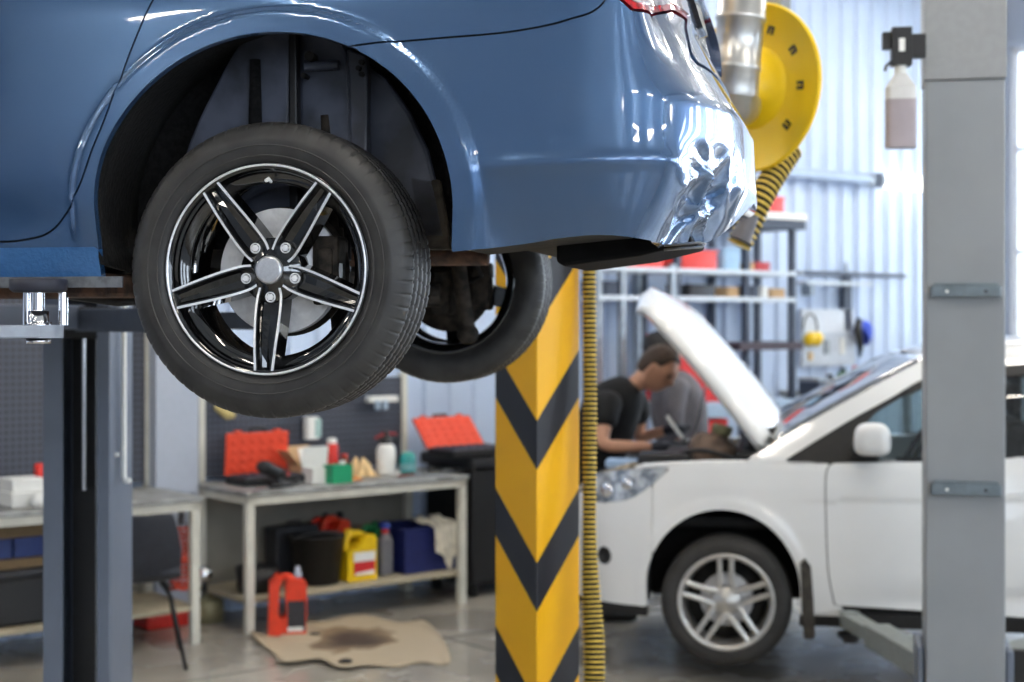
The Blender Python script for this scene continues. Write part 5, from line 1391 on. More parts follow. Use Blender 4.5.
# --- hand tools at the right end
for i, (px, v, rz, m, lab) in enumerate(((425,7.85,.4,M_steel,'steel pliers lying behind the teal tin'),(441,7.75,-.3,M_black,'black pliers near the right end of the bench'),(455,7.68,.1,M_steel,'long steel wrench at the right end of the bench'),(410,7.58,.1,mat('brown_handle',(110,50,40),rough=.5),'brown-handled tool at the front edge of the bench'),(468,7.90,-.2,M_red,'red-handled screwdriver at the far right end of the bench'))):
    e = put('hand_tool', px, v, TOPZ, lab, 'hand tool', rz)
    b = MB(); b.tube([(-.09,.012,.014),(-.02,.004,.016),(.03,-.004,.016)], .009, n=8); b.build('handle', m, e)
    if i < 2: b = MB(); b.tube([(-.09,-.014,.014),(-.02,-.004,.016),(.03,.004,.016)], .009, n=8); b.build('handle', m, e)
    b = MB(); b.box(.03,.085,-.012,.012,.006,.024); b.build('jaw', M_steel, e, bevel=.004)
e = put('small_jar', 397, 7.62, TOPZ, 'tiny white pot at the front of the bench', 'pot'); MB().lathe([(0,0),(.02,0),(.021,.03),(.015,.036),(0,.036)], 20).build('pot', M_white, e)
# --- lower shelf of the right bench
def jug(name, px, v, z, w, d, h, m, label, capm, lab=None, rz=0, cap_x=.28, cat='jug', lab2=None):
    e = put(name, px, v, z, label, cat, rz)
    # outline with the shoulder falling towards the handle side, loop handle on the left
    b = MB(); T = Matrix.Rotation(PI/2, 4, 'X')
    body = [(-w/2,0),(w/2,0),(w/2,h*.80),(w*.42,h*.88),(w*.14,h*.90),(-w*.02,h*.74),(-w*.22,h*.66),(-w/2,h*.60)]
    b.prism(body, -d/2, d/2, T); b.build('jug_body', m, e, bevel=min(w,d)*.13, seg=3)
    hnd = MB(); hnd.tube([tuple(q) for q in crm([(-w*.36,0,h*.50),(-w*.40,0,h*.72),(-w*.30,0,h*.87),(-w*.05,0,h*.905),(w*.20,0,h*.86)], 6)], [d*.17]*25 if False else d*.17, n=12); hnd.build('jug_handle', m, e)
    c = MB(); c.lathe([(w*.12,h*.88),(w*.12,h*.99),(w*.10,h),(0,h)], 20, Matrix.Translation((w*cap_x,0,0))); c.build('cap', capm, e)
    if lab:
        q = MB(); q.box(-w*.30,w*.44,-d/2-.002,-d/2+.002,h*.12,h*.56); o = q.build('label', lab, e)
        if lab2: q = MB(); q.box(-w*.30,w*.44,-d/2-.0035,-d/2-.001,h*.38,h*.56); q.build('label', lab2, e); q = MB(); q.prism([(-w*.25,h*.12),(w*.4,h*.12),(w*.4,h*.20),(-w*.25,h*.16)], d/2+.002, d/2+.004, T); q.build('label_stripe', M_wcard, e)
    return e
def zb_(py, px, v): return z_at(px, py, v)
M_yj = mat('yellow_jug', (232,192,20), rough=.4, var=.04); M_dlab = mat('dark_label', (44,44,50), rough=.5, var=.2, scale=60); M_rlab = mat('red_label', (190,36,40), rough=.5)
M_green = mat('green_jug', (16,110,60), rough=.4)
s = mm(357, 7.7)
jug('oil_jug', 357, 7.66, SHZ, 34*s, .12, 51*s, M_yj, 'yellow oil jug with a red and white label on the lower shelf', M_yj, M_rlab, lab2=M_wcard, cap_x=-.30)
jug('oil_jug', 370, 7.83, SHZ, 22*s, .10, 52*s, M_green, 'dark green jug standing behind the yellow jug', M_green)
jug('oil_jug', 333, 7.95, SHZ, 30*s, .12, 62*s, M_orange, 'orange-red canister behind the black bucket', M_black)
jug('oil_jug', 320, 8.03, SHZ+.0, 22*s, .09, 60*s, M_red, 'red canister at the very back beside the dark case', M_black)
e = put('bottle', 385, 7.72, SHZ, 'grey bottle with a red and blue cap between the yellow jug and the blue crate', 'bottle'); s = mm(385,7.7)
b = MB(); rr_box(b, 7.5*s,.035,0,34*s,.02); rr_box(b, 7.5*s,.035,34*s,41*s,.02,.5); b.build('bottle_body', mat('grey_bottle',(116,116,122),rough=.4), e)
b = MB(); b.cyl((0,0,41*s),(0,0,46*s),3.6*s,n=16); b.build('neck_ring', M_red, e); b = MB(); b.cyl((0,0,46*s),(0,0,52*s),5.5*s,4*s,n=16); b.build('cap', mat('blue_cap',(38,66,160),rough=.4), e)
s = mm(316, 7.75)
e = put('bucket', 317, 7.72, SHZ, 'black plastic bucket on the lower shelf behind the orange jug', 'bucket')
MB().lathe([(0,.003),(.135*.98,.003),(.165,48*s-.01),(.172,48*s-.01),(.172,48*s),(.160,48*s),(.132,.008),(0,.008)], 48).build('bucket_wall', M_black, e)
b = MB(); b.tube([(.17*math.cos(a),-.02+.02*math.sin(a),48*s-.02-.0*a+.03*math.sin(a)) for a in [PI*i/20 for i in range(21)]], .003, n=6); b.build('bail', M_steel, e)
e = put('basin', 257, 7.70, SHZ, 'low black round basin at the left end of the lower shelf', 'basin'); s = mm(257,7.7)
MB().lathe([(0,.002),(.105,.002),(.12,25*s),(.125,25*s),(.113,.008),(0,.008)], 40).build('basin_wall', M_black, e)
e = put('tool_case', 293, 7.98, SHZ, 'closed dark grey case standing behind the black bucket', 'tool case'); s = mm(293,7.98)
MB().box(-26*s,24*s,-.07,.07,0,52*s).build('case_body', mat('charcoal_case',(44,45,50),rough=.6,var=.1), e, bevel=.012)
b = MB(); b.box(-8*s,6*s,-.074,-.069,24*s,36*s); b.build('label', mat('grey_badge',(92,94,104),rough=.5), e); b = MB(); b.tube([(-8*s,-.02,52*s),(-8*s,-.02,56*s),(6*s,-.02,56*s),(6*s,-.02,52*s)], .007, n=8); b.build('handle', M_black, e)
e = put('crate', 419, 7.80, SHZ, 'dark blue plastic crate at the right end of the lower shelf', 'crate'); s = mm(419,7.8); t = .006
M_navy = mat('navy_plastic', (24,34,92), rough=.5, var=.08)
b = MB(); W_, D_, H_ = 62*s/.85, .36, 44*s
for q in ((-W_/2,W_/2,-D_/2,-D_/2+t,0,H_),(-W_/2,W_/2,D_/2-t,D_/2,0,H_),(-W_/2,-W_/2+t,-D_/2+t,D_/2-t,0,H_),(W_/2-t,W_/2,-D_/2+t,D_/2-t,0,H_),(-W_/2+t,W_/2-t,-D_/2+t,D_/2-t,0,t)): b.box(*q)
b.build('crate_wall', M_navy, e); b = MB()
for q in ((-W_/2-.01,W_/2+.01,-D_/2-.01,-D_/2,H_-.02,H_),(-W_/2-.01,W_/2+.01,D_/2,D_/2+.01,H_-.02,H_),(-W_/2-.01,-W_/2,-D_/2,D_/2,H_-.02,H_),(W_/2,W_/2+.01,-D_/2,D_/2,H_-.02,H_)): b.box(*q)
b.build('rim', M_navy, e, bevel=.002)
# white rag draped over the crate's front rim
def drape():
    M_rag = mat('off_white_rag', (226,220,204), rough=.9, var=.12, scale=16)
    mb = MB(); P = []; n = 30; v0 = 7.80-D_/2-.018; rnd = np.random.RandomState(8)
    u0 = u_at(441, v0)
    for i in range(n+1):
        x = -1+2*i/n; row = []
        ln = .27*(1-.30*abs(x-.1)**1.3)+.03*math.sin(4*x+1)
        for j in range(25):
            t = j/24; sfall = t*(.20+ln)
            if sfall < .20: y = .20-sfall; z = H_+.012+.028*math.sin(x*5+t*7)**2+.02*math.sin(3.2*t*PI)
            else: y = -.004-.018*abs(math.sin(7*x+2*t))-.010; z = H_+.012-(sfall-.20)
            xx = x*(.12-.035*t)+.035*t+.01*math.sin(9*t+4*x)
            row.append(room(u0+xx, v0+y, SHZ+z))
        P.append(row)
    mb.grid(P); o = mb.build('shop_rag', M_rag, solid=.004, subsurf=1); tag(o, 'off-white rag draped over the dark blue crate', 'rag')
drape()
# --- on the floor in front of the bench
def floor_pt(px, py):
    Y = F*HC/(py-HY); return Vector(((px-HX)/F*Y, Y, 0)), Y/F
p, s = floor_pt(287, 636)
e = empty('oil_jug', p, math.radians(12), 'orange oil jug with a dark label standing on the floor', 'jug'); w_, h_, d_ = 38*s, 63*s, .11
T = Matrix.Rotation(PI/2, 4, 'X')
b = MB(); b.prism([(-w_*.5,0),(w_*.48,0),(w_*.5,h_*.55),(w_*.5,h_*.86),(w_*.30,h_*.92),(w_*.0,h_*.95),(-w_*.06,h_*.80),(-w_*.02,h_*.36),(-w_*.12,h_*.30),(-w_*.24,h_*.34),(-w_*.20,h_*.78),(-w_*.10,h_*.96),(-w_*.28,h_*.985),(-w_*.46,h_*.85)], -d_/2, d_/2, T); b.build('jug_body', M_orange, e, bevel=.012, seg=3)
b = MB(); b.tube([(-w_*.2,0,h_*.93),(0,0,h_*.95),(w_*.2,0,h_*.90)], .02, n=10); b.build('jug_handle', M_orange, e)
MB().box(.0,w_*.46,-d_/2-.002,-d_/2+.002,h_*.10,h_*.58).build('label', M_dlab, e); MB().box(.0,w_*.40,-d_/2-.003,-d_/2,h_*.10,h_*.17).build('label_stripe', M_wcard, e)
b = MB(); b.lathe([(.022,h_*.93),(.022,h_*1.0),(.015,h_*1.01),(.013,h_*1.10),(0,h_*1.10)], 20, Matrix.Translation((w_*.28,0,0))); b.build('cap', mat('pale_grey_cap',(170,176,192),rough=.4), e)
def stained():
    m = bpy.data.materials.new('oil_stained_cardboard'); m.use_nodes = True; nt = m.node_tree; b = nt.nodes['Principled BSDF']; N = nt.nodes.new; Lk = nt.links.new
    tc = N('ShaderNodeTexCoord'); mp = N('ShaderNodeMapping'); Lk(tc.outputs['Object'], mp.inputs[0]); mp.inputs['Scale'].default_value = (2.3,1.6,1); mp.inputs['Location'].default_value = (.02,-.20,0)
    ln = N('ShaderNodeVectorMath'); ln.operation = 'LENGTH'; Lk(mp.outputs[0], ln.inputs[0]); nz = N('ShaderNodeTexNoise'); nz.inputs['Scale'].default_value = 4; nz.inputs['Detail'].default_value = 5; Lk(tc.outputs['Object'], nz.inputs[0])
    ad = N('ShaderNodeMath'); ad.operation = 'MULTIPLY_ADD'; ad.inputs[1].default_value = .9; Lk(nz.outputs['Fac'], ad.inputs[0]); Lk(ln.outputs['Value'], ad.inputs[2])
    rp = N('ShaderNodeValToRGB'); cr = rp.color_ramp; cr.elements[0].position = .60; cr.elements[0].color = lin((70,56,46)); cr.elements[1].position = 1.0; cr.elements[1].color = lin((184,168,142))
    for p_, c_ in ((.78,(100,82,66)),(.95,(138,118,92))): x = cr.elements.new(p_); x.color = lin(c_)
    Lk(ad.outputs[0], rp.inputs[0]); Lk(rp.outputs[0], b.inputs['Base Color']); b.inputs['Roughness'].default_value = .75
    return m
out_px = [(250,636),(275,641),(300,628),(330,624),(362,616),(400,624),(424,622),(440,640),(450,664),(420,664),(400,668),(372,668),(340,672),(318,664),(282,668),(272,655)]
pts = [floor_pt(a, b)[0] for a, b in out_px]; cc = sum(pts, Vector())/len(pts)
ring = crm([tuple(p-cc) for p in pts], 5, True); mb = MB(); vs = []; fs = []; n = len(ring); K = 12
for k_ in range(K+1):
    f = k_/K
    for i, p in enumerate(ring):
        q = p*f; a_ = math.atan2(q.y, q.x); vs.append((q.x, q.y, .004+.012*f**3*(1+math.sin(3*a_+1))+.006*math.sin(9*q.x+4*q.y)**2*f))
for k_ in range(K):
    for i in range(n): fs.append((k_*n+i, (k_+1)*n+i, (k_+1)*n+(i+1)%n, k_*n+(i+1)%n))
mb.add(vs, fs, True); o = mb.build('cardboard_sheet', stained(), solid=.003); o.location = (cc.x, cc.y, .001); tag(o, 'flattened cardboard sheet with a dark oil stain on the floor', 'cardboard')
for px, py, lab, sc_ in ((314,637,'small black scrap on the floor beside the orange jug',1.), (346,667,'dark crumpled scrap at the front edge of the cardboard sheet',1.1)):
    p, s = floor_pt(px, py); b = MB(); P = []
    for i in range(9):
        t = PI*i/8; P.append([(.032*sc_*math.sin(t)*math.cos(a)*(1+.25*math.sin(3*a+i)), .022*sc_*math.sin(t)*math.sin(a), .014+.013*math.cos(t)) for a in [2*PI*j/14 for j in range(14)]])
    b.grid(P, closed=True); o = b.build('scrap', M_black); o.location = (p.x, p.y, .016 if 'sheet' in lab else .0); tag(o, lab, 'scrap')
# --- bin / tool chest right of the bench, with another open case on it
uC = u_at(417, 7.62)
e = empty('tool_chest', room(5.82, 7.60, 0), TH, 'tall black lidded tool chest beside the right end of the bench', 'tool chest')
cw = .88; hC = .93
MB().box(0,cw,0,.5,.08,hC-.10).build('chest_body', M_black, e, bevel=.02)
MB().box(-.03,cw+.03,-.04,.53,hC-.10,hC-.02).build('chest_lid', mat('charcoal_lid',(38,40,46),rough=.5), e, bevel=.025)
for x in (.05, cw-.05):
    for y in (.06,.44): MB().cyl((x-.02,y,.04),(x+.02,y,.04),.04,n=16).build('wheel', M_rubber, e)
b = MB(); b.box(-.026,-.0,-.05,-.03,hC-.3,hC-.05); b.build('latch', M_black, e)
s = mm(455, 7.75)
socket_case(456, 7.82, hC-.018, 'orange-red socket case lying open on the black tool chest', .46, 38*s, -.75, M_lid, deep=.28)
e = put('tool_tray', 486, 7.66, hC-.018, 'flat red tray at the right end of the black tool chest', 'tray')
b = MB(); b.box(-.13,.12,-.10,.10,0,.012); b.box(-.13,.12,-.10,-.09,.012,.045); b.box(-.13,.12,.09,.10,.012,.045); b.build('tray', M_orange, e, bevel=.003)
# --- left bench
s = mm(26, 7.7)
e = put('carton', 24, 7.72, TOPZ, 'white carton at the bottom of the stack on the left bench', 'box'); MB().box(-19*s,19*s,-.1,.1,0,14*s).build('box_body', M_wcard, e, bevel=.003); MB().box(-19.5*s,19.5*s,-.103,.103,12*s,14.3*s).build('box_lid', M_wcard, e)
e = put('carton', 22, 7.74, TOPZ+14.5*s, 'white carton on top of the stack on the left bench', 'box', .06); MB().box(-17*s,17*s,-.09,.09,0,12*s).build('box_body', M_wcard, e, bevel=.003); MB().box(-17.5*s,17.5*s,-.093,.093,9*s,12.3*s).build('box_lid', M_wcard, e)
e = put('tape_reel', 40, 7.85, TOPZ, 'red object standing behind the white cartons', 'can'); MB().lathe([(0,0),(.03,0),(.03,.19),(.02,.2),(0,.2)], 20).build('can_body', M_red, e)
e = put('shop_rag', 40, 7.56, TOPZ, 'white cloth wad beside the lift post on the left bench', 'rag'); MB().lathe([(0,0),(.04,.0),(.05,.03),(.035,.07),(0,.08)], 16).build('wad', M_white, e)
# drawers, blue crate and black bins under the left bench
M_brown = mat('brown_board', (112,92,64), rough=.7)
e = put('drawer_unit', 10, 7.70, .53, 'brown drawer unit hung under the left worktop', 'drawer unit')
b = MB(); b.box(-.55,.26,-.10,.30,.13,.205); b.build('upper_rail', M_brown, e); b = MB(); b.box(-.55,.26,-.10,.30,-.03,.02); b.build('lower_rail', M_brown, e)
for k in range(3): b = MB(); b.box(-.54+k*.265,-.285+k*.265,-.08,.28,.022,.125); b.build('drawer', mat('blue_drawer',(30,52,110),rough=.5), e, bevel=.004)
e = put('storage_bin', 8, 7.78, SHZ, 'large black storage bin on the shelf of the left bench', 'storage bin')
b = MB(); b.box(-.5,.28,-.2,.2,0,.25); b.build('bin_body', M_black, e, bevel=.02); b = MB(); b.box(-.52,.30,-.22,.22,.25,.29); b.build('bin_lid', mat('charcoal_lid'  ,(38,40,46)), e, bevel=.01)
# black chair in front of the left bench
M_ch = mat('dark_chair_shell', (40,43,52), rough=.55, var=.1)
pc_, s = floor_pt(130, 668)
e = empty('chair', (pc_.x-.0, pc_.y+.12, 0), math.radians(196), 'dark shell chair half hidden by the lift post', 'chair')
def shell():
    mb = MB(); P = []
    prof = [(-.22,.45),(-.1,.435),(.05,.43),(.16,.45),(.22,.52),(.25,.62),(.27,.74),(.275,.80)]
    prof = [(q.x,q.y) for q in crm([(a,b,0) for a,b in prof], 4)]
    for i, (y, z) in enumerate(prof):
        f = i/(len(prof)-1); w = .22 if f < .7 else .22-.05*(f-.7)/.3
        P.append([(x*w, y-.05*abs(x)**2*(f > .5), z+.03*abs(x)**2*(1-f)) for x in [-1+2*j/16 for j in range(17)]])
    mb.grid(P); return mb.build('shell', M_ch, e, solid=.014, subsurf=1)
shell()
for sx in (-1,1):
    for sy in (-1,1): MB().tube([(sx*.12,sy*.10+.0,.43),(sx*.17,sy*.16,.36),(sx*.24,sy*.24,.0)], .010, n=8).build('leg', M_black, e)
# red coiled air hose and black cable hanging on the bench leg, little lamp
s = mm(182, 7.75); za_ = z_at(180, 522, 7.78)
e = put('coiled_hose', 181, 7.80, 0, 'orange-red coiled air hose hanging under the left bench', 'hose')
P = []
for i in range(420):
    t = i/420; a = t*2*PI*13; P.append((.055*math.cos(a)+.05*math.sin(2.6*t)-.02, .055*math.sin(a), .25+.36*t))
MB().tube(P, .0075, n=8).build('coil', mat('orange_red_hose',(198,72,50),rough=.45), e)
P = []
for i in range(200):
    t = i/200; a = t*2*PI*5; P.append((-.0+.085*math.cos(a), -.06+.03*t, .34+.085*math.sin(a)+.02*t))
MB().tube(P, .0075, n=8).build('loop', MATS['orange_red_hose'], e)
MB().tube([(0,0,.62),(.0,.0,.72),(.02,.1,.77)], .008, n=8).build('hose_tail', M_black, e)
e = put('cable_bundle', 188, 7.90, 0, 'black cable bundle hanging beside the coiled hose', 'cable')
for k in range(4): MB().tube([tuple(q) for q in crm([(.02*k-.03,.0,.78),(.03*k-.05,.01,.62),(.03*math.sin(k*2),.0,.46),(.05-.02*k,0,.30)],6)], .006, n=6).build('cable', M_black, e)
e = put('work_lamp', 205, 7.86, SHZ+.10, 'round chrome work lamp behind the bench leg', 'lamp'); MB().lathe([(0,.03),(.03,.03),(.05,.0),(.052,-.02),(.03,-.06),(0,-.06)], 24, Matrix.Rotation(PI/2,4,'X')).build('reflector', M_chrome, e); MB().box(-.008,.008,-.01,.02,-.098,-.03).build('foot', M_black, e)
p, s = floor_pt(196, 634)
e = empty('canister', (p.x, p.y+.35, 0), TH, 'pale metal canister on the floor under the end of the left bench', 'canister'); MB().lathe([(0,0),(.09,0),(.09,.12),(.07,.14),(.03,.15),(.03,.165),(0,.165)], 28).build('canister_body', mat('olive_tin',(150,144,112),rough=.5,metal=.4), e)
p, s = floor_pt(158, 634)
e = empty('fuel_can', (p.x, p.y+.25, 0), TH, 'red container lying under the shelf of the left bench', 'container'); MB().box(-.18,.14,-.1,.1,0,.09).build('can_body', M_red, e, bevel=.02); MB().cyl((.08,0,.09),(.08,0,.11),.025,n=16).build('cap', M_black, e)
e = put('post_box', 156, 8.0, .60, 'small black box fixed beneath the worktop by the pale column', 'box'); MB().box(-.03,.03,-.03,.03,-.06,.10).build('box_body', M_black, e, bevel=.005); MB().cyl((0,-.03,.02),(0,-.036,.02),.012,n=12).build('button', M_grey, e)
# ================================================================= rack along the wall behind the white car
M_sil = mat('galvanised_rack', (150,158,166), rough=.4, metal=.5, var=.1, scale=15)
M_dk = mat('dark_blue_rack_post', (46,56,74), rough=.5)
M_shw = mat('pale_shelf', (196,206,216), rough=.4, var=.04)
RV = 7.75
def rack(pxs, zs, label, post_m, shelf_m, depth=.40, ztop=None, hide=()):
    u0, u1 = u_at(pxs[0], RV), u_at(pxs[-1], RV); e = empty('storage_rack', room(u0, RV, 0), TH, label, 'storage rack')
    H = ztop or max(zs)+.03
    for px in pxs:
        x = u_at(px, RV)-u0
        for y in (0, depth-.04): MB().box(x-.025,x+.025,y,y+.04,0,H).build('post', post_m, e)
    for z in zs: MB().box(-.02,u1-u0+.02,-.01,depth,z-.035,z).build('shelf', shelf_m, e, bevel=.003)
    return e
zs = [z_at(640, 271, RV), z_at(640, 298, RV), 1.12, .55, .15]
zr = lambda px, py: z_at(px, py, RV)
z272 = zr(740, 270); z299 = zr(740, 297)
rack((600, 624, 674), (z272, z299, 1.12, .5, .12), 'galvanised shelf rack behind the mechanic', M_sil, M_shw)
rack((679, 748, 794), (z272, z299, .5, .12), 'rack with dark posts in front of the corrugated wall', M_dk, M_shw, ztop=zr(794,220))
e = empty('shelf_board', room(u_at(750,RV), RV, zr(775,220)), TH, 'white top shelf board standing out on the dark-posted rack', 'shelf'); L = u_at(798,RV)-u_at(750,RV)
MB().box(0,L,-.10,.46,.0,.05).build('board', M_white, e); MB().box(0,L,-.08,.44,-.07,.0).build('underside_frame', M_dk, e)
e = empty('cross_rail', room(u_at(735,RV), RV-.03, zr(765,346)), TH, 'dark red-brown cross rail on the lower part of the rack', 'rail'); MB().box(0,u_at(798,RV)-u_at(735,RV),-.02,.40,-.03,.03).build('rail', mat('dark_maroon_rail',(58,44,52),rough=.5), e)
M_rb = mat('red_storage_bin', (208,48,36), rough=.45, var=.05)
def bin_(px0, px1, py0, py1, m, label, v=RV+.15, name='storage_bin', cat='bin', d=.26, top=None):
    u0, u1 = u_at(px0, v-d/2), u_at(px1, v-d/2); pxm = (px0+px1)/2; z0 = z_at(pxm, py1, v-d/2); z1 = z_at(pxm, py0, v-d/2)
    zf = top if top is not None else z0
    w = (u1-u0)/2; h = z1-z0; e = empty(name, room((u0+u1)/2, v, zf), TH, label, cat)
    b = MB(); rr_box(b, w, d/2, 0.0, h*.86, .02); b.build('bin_body', m, e)
    b = MB(); rr_box(b, w*1.04, d/2*1.04, h*.86, h, .02); b.build('bin_rim', m, e); return e
bin_(681,718,249,268, M_rb, 'red storage bin on the upper shelf, left of the blue canister', top=z272+.001)
bin_(628,664,258,268, M_rb, 'low red bin on the upper shelf below the bumper', top=z272+.001)
bin_(724,741,246,268, mat('pale_blue_canister',(150,184,214),rough=.4), 'pale blue canister on the upper shelf', top=z272+.001, name='canister', cat='canister')
bin_(744,755,260,268, M_card, 'small cardboard box on the upper shelf beside the dark post', top=z272+.001, name='carton', cat='box', d=.15)
bin_(756,771,259,268, mat('dark_red_box',(170,40,44),rough=.5), 'dark red box at the right end of the upper shelf', top=z272+.001, name='carton', cat='box', d=.15)
bin_(763,785,200,217, M_rb, 'red case with a black lid on the white top shelf', v=RV+.12, top=zr(775,220)+.051, name='tool_case', cat='case')
bin_(605,626,282,296, M_dk, 'dark box on the second shelf, left end', top=z299+.001, name='carton', cat='box')
bin_(690,716,284,296, mat('charcoal_lid',(38,40,46)), 'dark flat case on the second shelf in front of the corrugated wall', top=z299+.001, name='tool_case', cat='case')
bin_(728,740,286,296, M_card, 'small brown box on the second shelf left of the dark post', top=z299+.001, name='carton', cat='box', d=.15)
bin_(751,760,284,296, M_dk, 'dark blue box on the second shelf right of the dark post', top=z299+.001, name='carton', cat='box', d=.15)
bin_(762,769,285,296, M_white, 'white box on the second shelf', top=z299+.001, name='carton', cat='box', d=.12)
bin_(772,786,287,296, M_card, 'brown box at the right end of the second shelf', top=z299+.001, name='carton', cat='box', d=.15)
# wheeled red tool cabinet and things beneath
v_ = 7.25
u0, u1 = u_at(677, v_), u_at(722, v_); e = empty('tool_cabinet', room(u0, v_, 1.13), TH, 'red tool cabinet with a round grey badge behind the bonnet', 'tool cabinet')
w = u1-u0; h = z_at(700,334,v_)-z_at(700,402,v_); zb0 = z_at(700,402,v_); e.location.z = zb0
b = MB(); b.prism([(0,0),(w,0),(w,h*.92),(w*.35,h),(0,h)], -.3, 0, Matrix.Rotation(PI/2,4,'X')); b.build('cabinet_body', mat('bright_red_metal',(196,26,26),rough=.4), e, bevel=.01)
MB().cyl((w*.30,-.012,h*.70),(w*.30,.0,h*.70),.055,n=28).build('badge', M_grey, e)
for k in range(3): MB().box(w*.06,w*.94,-.008,.002,h*(.08+.2*k),h*(.24+.2*k)).build('drawer', MATS['bright_red_metal'], e, bevel=.003)
u0, u1 = u_at(668, v_-.15), u_at(800, v_-.15); zt_ = zb0-.002
e = empty('workbench', room(u0, v_-.15, 0), TH, 'pale blue-grey work table behind the bonnet of the white car', 'workbench'); L = u1-u0
MB().box(0,L,0,.58,zt_-.10,zt_).build('worktop', mat('pale_blue_grey_metal',(156,176,198),rough=.4), e, bevel=.005)
for x in (.0, L-.05):
    for y in (.02,.50): MB().box(x,x+.05,y,y+.05,0,zt_-.10).build('leg', M_sil, e)
MB().box(0,L,.04,.56,zt_-.62,zt_-.58).build('lower_shelf', M_sil, e)
u0 = u_at(686, v_); z_b = z_at(705,438,v_)
e = empty('storage_bin', room(u_at(705,v_), v_+.1, zt_-.579), TH, 'bright red storage bin under the pale table behind the engine', 'bin'); s = mm(705, v_)
hh_ = z_at(705,419,v_)-(zt_-.579)
b = MB(); rr_box(b, 24*s, .16, 0, hh_*.9, .02); b.build('bin_body', mat('vivid_red_bin',(232,36,24),rough=.4), e); b = MB(); rr_box(b, 25*s,.165,hh_*.9,hh_,.02); b.build('bin_rim', MATS['vivid_red_bin'], e)
MB().box(-8*s,8*s,-.17,-.158,hh_*.55,hh_*.72).build('handle_slot', M_black, e)
# pipe and lit tube on the wall
VP_ = VW-.10
def wall_tube(px0, py0, px1, py1, r, name, m, label, cat):
    a = room(u_at(px0,VP_), VP_, z_at(px0,py0,VP_)); b_ = room(u_at(px1,VP_), VP_, z_at(px1,py1,VP_)); zz = (a.z+b_.z)/2; a.z = zz; b_.z = zz
    e = empty(name, a, TH, label, cat); L = (b_-a).length
    MB().cyl((0,0,0),(L,0,0),r,n=20).build('tube', m, e)
    for x in (0,L): MB().cyl((x-.02,0,0),(x+.02,0,0),r*1.15,n=20).build('end_cap', M_steel, e)
    for x in (L*.2,L*.8): MB().box(x-.02,x+.02,0,.075,-.015,.015).build('wall_clip', M_steel, e)
    return e
wall_tube(775,171,869,180, .045, 'wall_lamp', mat('unlit_tube',(176,192,214),rough=.3,metal=.2), 'long unlit tube lamp on the corrugated wall', 'wall lamp')
wall_tube(879,181,990,190, .062, 'wall_lamp', M_glow, 'lit white tube lamp on the corrugated wall beside the grey post', 'wall lamp')
wall_tube(800,273,905,276, .018, 'wall_rail', M_dk, 'thin dark rail fixed across the corrugated wall', 'rail')
e = empty('wall_shelf', room(u_at(803,VP_-.1), VP_-.1, z_at(850,282,VP_-.1)), TH, 'narrow pale shelf just below the dark wall rail', 'shelf'); MB().box(0,u_at(868,VP_-.1)-u_at(803,VP_-.1),-.05,.1,-.03,.0).build('board', M_shw, e); MB().box(.1,.14,.0,.1,-.12,-.03).build('bracket', M_sil, e)
e = empty('cable_duct', room(u_at(850,VP_), VP_+.04, z_at(850,330,VP_)), TH, 'short dark upright duct between the wall rail and the white tool board', 'duct'); MB().box(-.05,.05,-.02,.02,0,z_at(850,277,VP_)-z_at(850,330,VP_)).build('cover', M_dk, e); MB().cyl((0,0,z_at(850,277,VP_)-z_at(850,330,VP_)),(0,0,z_at(850,262,VP_)-z_at(850,330,VP_)),.012,n=8).build('pipe', M_sil, e)
# white tool board with ear muffs and a blue cap
vb = VP_+.02; u0, u1 = u_at(802,vb), u_at(855,vb); zt2 = z_at(828,309,vb); zb2 = z_at(828,366,vb)
e = empty('tool_board', room(u0, vb, zb2), TH, 'white tool board on the corrugated wall', 'tool board')
MB().box(0,u1-u0,0,.03,0,zt2-zb2).build('board', mat('white_board',(214,220,228),rough=.4,var=.03), e, bevel=.004); MB().box(0,u1-u0,-.012,.0,(zt2-zb2)*.05,(zt2-zb2)*.60).build('lower_panel', mat('pale_grey_panel',(196,204,214),rough=.4), e, bevel=.004)
for fx_, fz_, w_, h_, m_ in ((.42,.34,.05,.12,M_sil),(.72,.35,.05,.14,M_wcard),(.12,.18,.04,.07,M_beige)): MB().box((u1-u0)*fx_-w_/2,(u1-u0)*fx_+w_/2,-.03,-.012,(zt2-zb2)*fz_-h_/2,(zt2-zb2)*fz_+h_/2).build('tool_clip', m_, e)
e = empty('ear_muffs', room(u_at(812,vb-.06), vb-.06, z_at(812,334,vb)), TH, 'yellow ear muffs hanging on the white tool board', 'ear muffs')
MB().tube([(.09*math.cos(a)-.0,.02,.04+.13*math.sin(a)) for a in [-.1+PI*1.07*i/18 for i in range(19)]], .008, n=8).build('headband', M_black, e)
for x, sc2 in ((-.02,1.),(.06,.9)): MB().lathe([(0,-.03),(.05,-.03),(.062,-.01),(.055,.025),(0,.03)], 20, Matrix.Translation((x,0,-.04)) @ Matrix.Rotation(PI/2+.4,4,'X')).build('cup', mat('safety_yellow',(240,196,20),rough=.4), e)
e = empty('blue_cap', room(u_at(862,vb-.08), vb-.08, z_at(862,331,vb)), TH, 'blue cap with a dark brim hanging right of the white tool board', 'cap')
b = MB(); P = []
for i in range(11):
    t = PI/2*i/10; P.append([(.11*math.cos(t)*math.cos(a)+.02, .07*math.cos(t)*math.sin(a), -.03+.15*math.sin(t)) for a in [2*PI*j/22 for j in range(22)]])
b.grid(P, closed=True); o = b.build('crown', mat('royal_blue_cloth',(36,66,180),rough=.7), e); o.rotation_euler = (0,.9,0)
b = MB(); b.tube([(-.06,-.02,.1),(-.10,-.03,.02),(-.06,-.03,-.12),(-.03,0,-.22)], [.03,.035,.03,.012], n=10); b.build('strap', M_black, e)
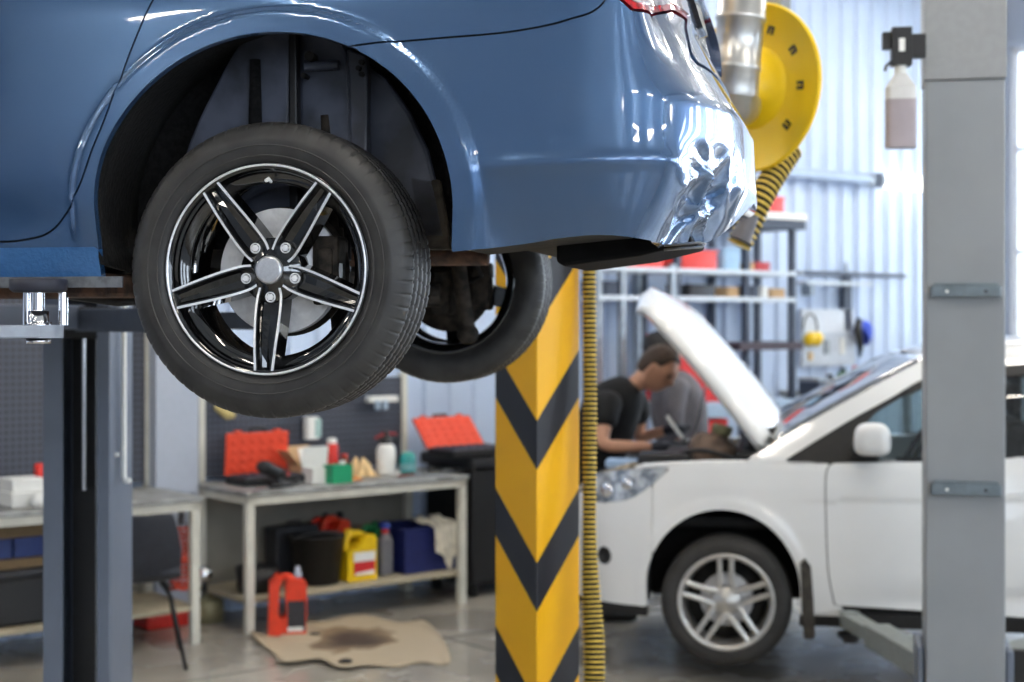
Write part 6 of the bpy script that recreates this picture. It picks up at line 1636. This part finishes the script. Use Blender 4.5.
# bits on the table under the board: bottles and boxes seen over the windscreen
for px, y0, y1, m, lab, nm, cat in ((830,374,392,M_black,'black bottle on the table below the white tool board','bottle','bottle'),(843,368,390,mat('green_can',(70,110,90),rough=.5),'dark green can below the white tool board','can','can'),(855,366,388,mat('pink_can',(214,110,110),rough=.5),'pink-topped can at the end of the table','can','can'),(814,378,396,M_dk,'dark box on the table left of the black bottle','carton','box')):
    v3 = 7.40; s = mm(px, v3); zz0 = zt_; h3 = z_at(px,y0,v3)-zz0
    e = empty(nm, room(u_at(px,v3), v3, zz0), TH, lab, cat)
    if cat == 'box': MB().box(-9*s,9*s,-.1,.1,0,h3).build('box_body', m, e, bevel=.01); MB().box(-9.3*s,9.3*s,-.102,.102,h3*.8,h3+.003).build('box_lid', M_sil, e)
    else: MB().lathe([(0,0),(.05,0),(.05,h3*.75),(.02,h3*.88),(.0,h3*.88)],20).build('can_body', m, e); MB().cyl((0,0,h3*.88),(0,0,h3),.022,n=14).build('cap', M_black if 'pink' not in lab else M_red, e)
e = empty('workbench', room(u_at(838,7.45), 7.45, 0), TH, 'grey table against the wall below the white tool board', 'workbench'); L = u_at(915,7.45)-u_at(838,7.45)
MB().box(0,L,0,.6,zt_-.04,zt_-.001).build('worktop', M_top, e)
for x in (.02, L-.07):
    for y in (.02,.52): MB().box(x,x+.05,y,y+.05,0,zt_-.04).build('leg', M_sil, e)
# hanging jackets by the rack (blurred red and blue cloth behind the mechanic's back)
# ================================================================= camera
cd = bpy.data.cameras.new('camera'); cam = bpy.data.objects.new('camera', cd); C.objects.link(cam)
cam.location = (0,0,HC); cam.rotation_euler = (PI/2,0,0); cd.sensor_width = 36; cd.lens = F/1024*36
cd.shift_y = -(341-HY)/1024
cd.dof.use_dof = True; cd.dof.focus_distance = 3.16; cd.dof.aperture_fstop = 3.0; cd.clip_start = .05
sc = bpy.context.scene; sc.camera = cam
sc.view_settings.view_transform = 'Standard'; sc.view_settings.look = 'None'; sc.view_settings.exposure = EXPO; sc.view_settings.gamma = 1
sc.view_settings.use_curve_mapping = False
sc.cycles.use_denoising = True
sc.cycles.max_bounces = 8; sc.cycles.transparent_max_bounces = 16
sc.cycles.sample_clamp_indirect = 8
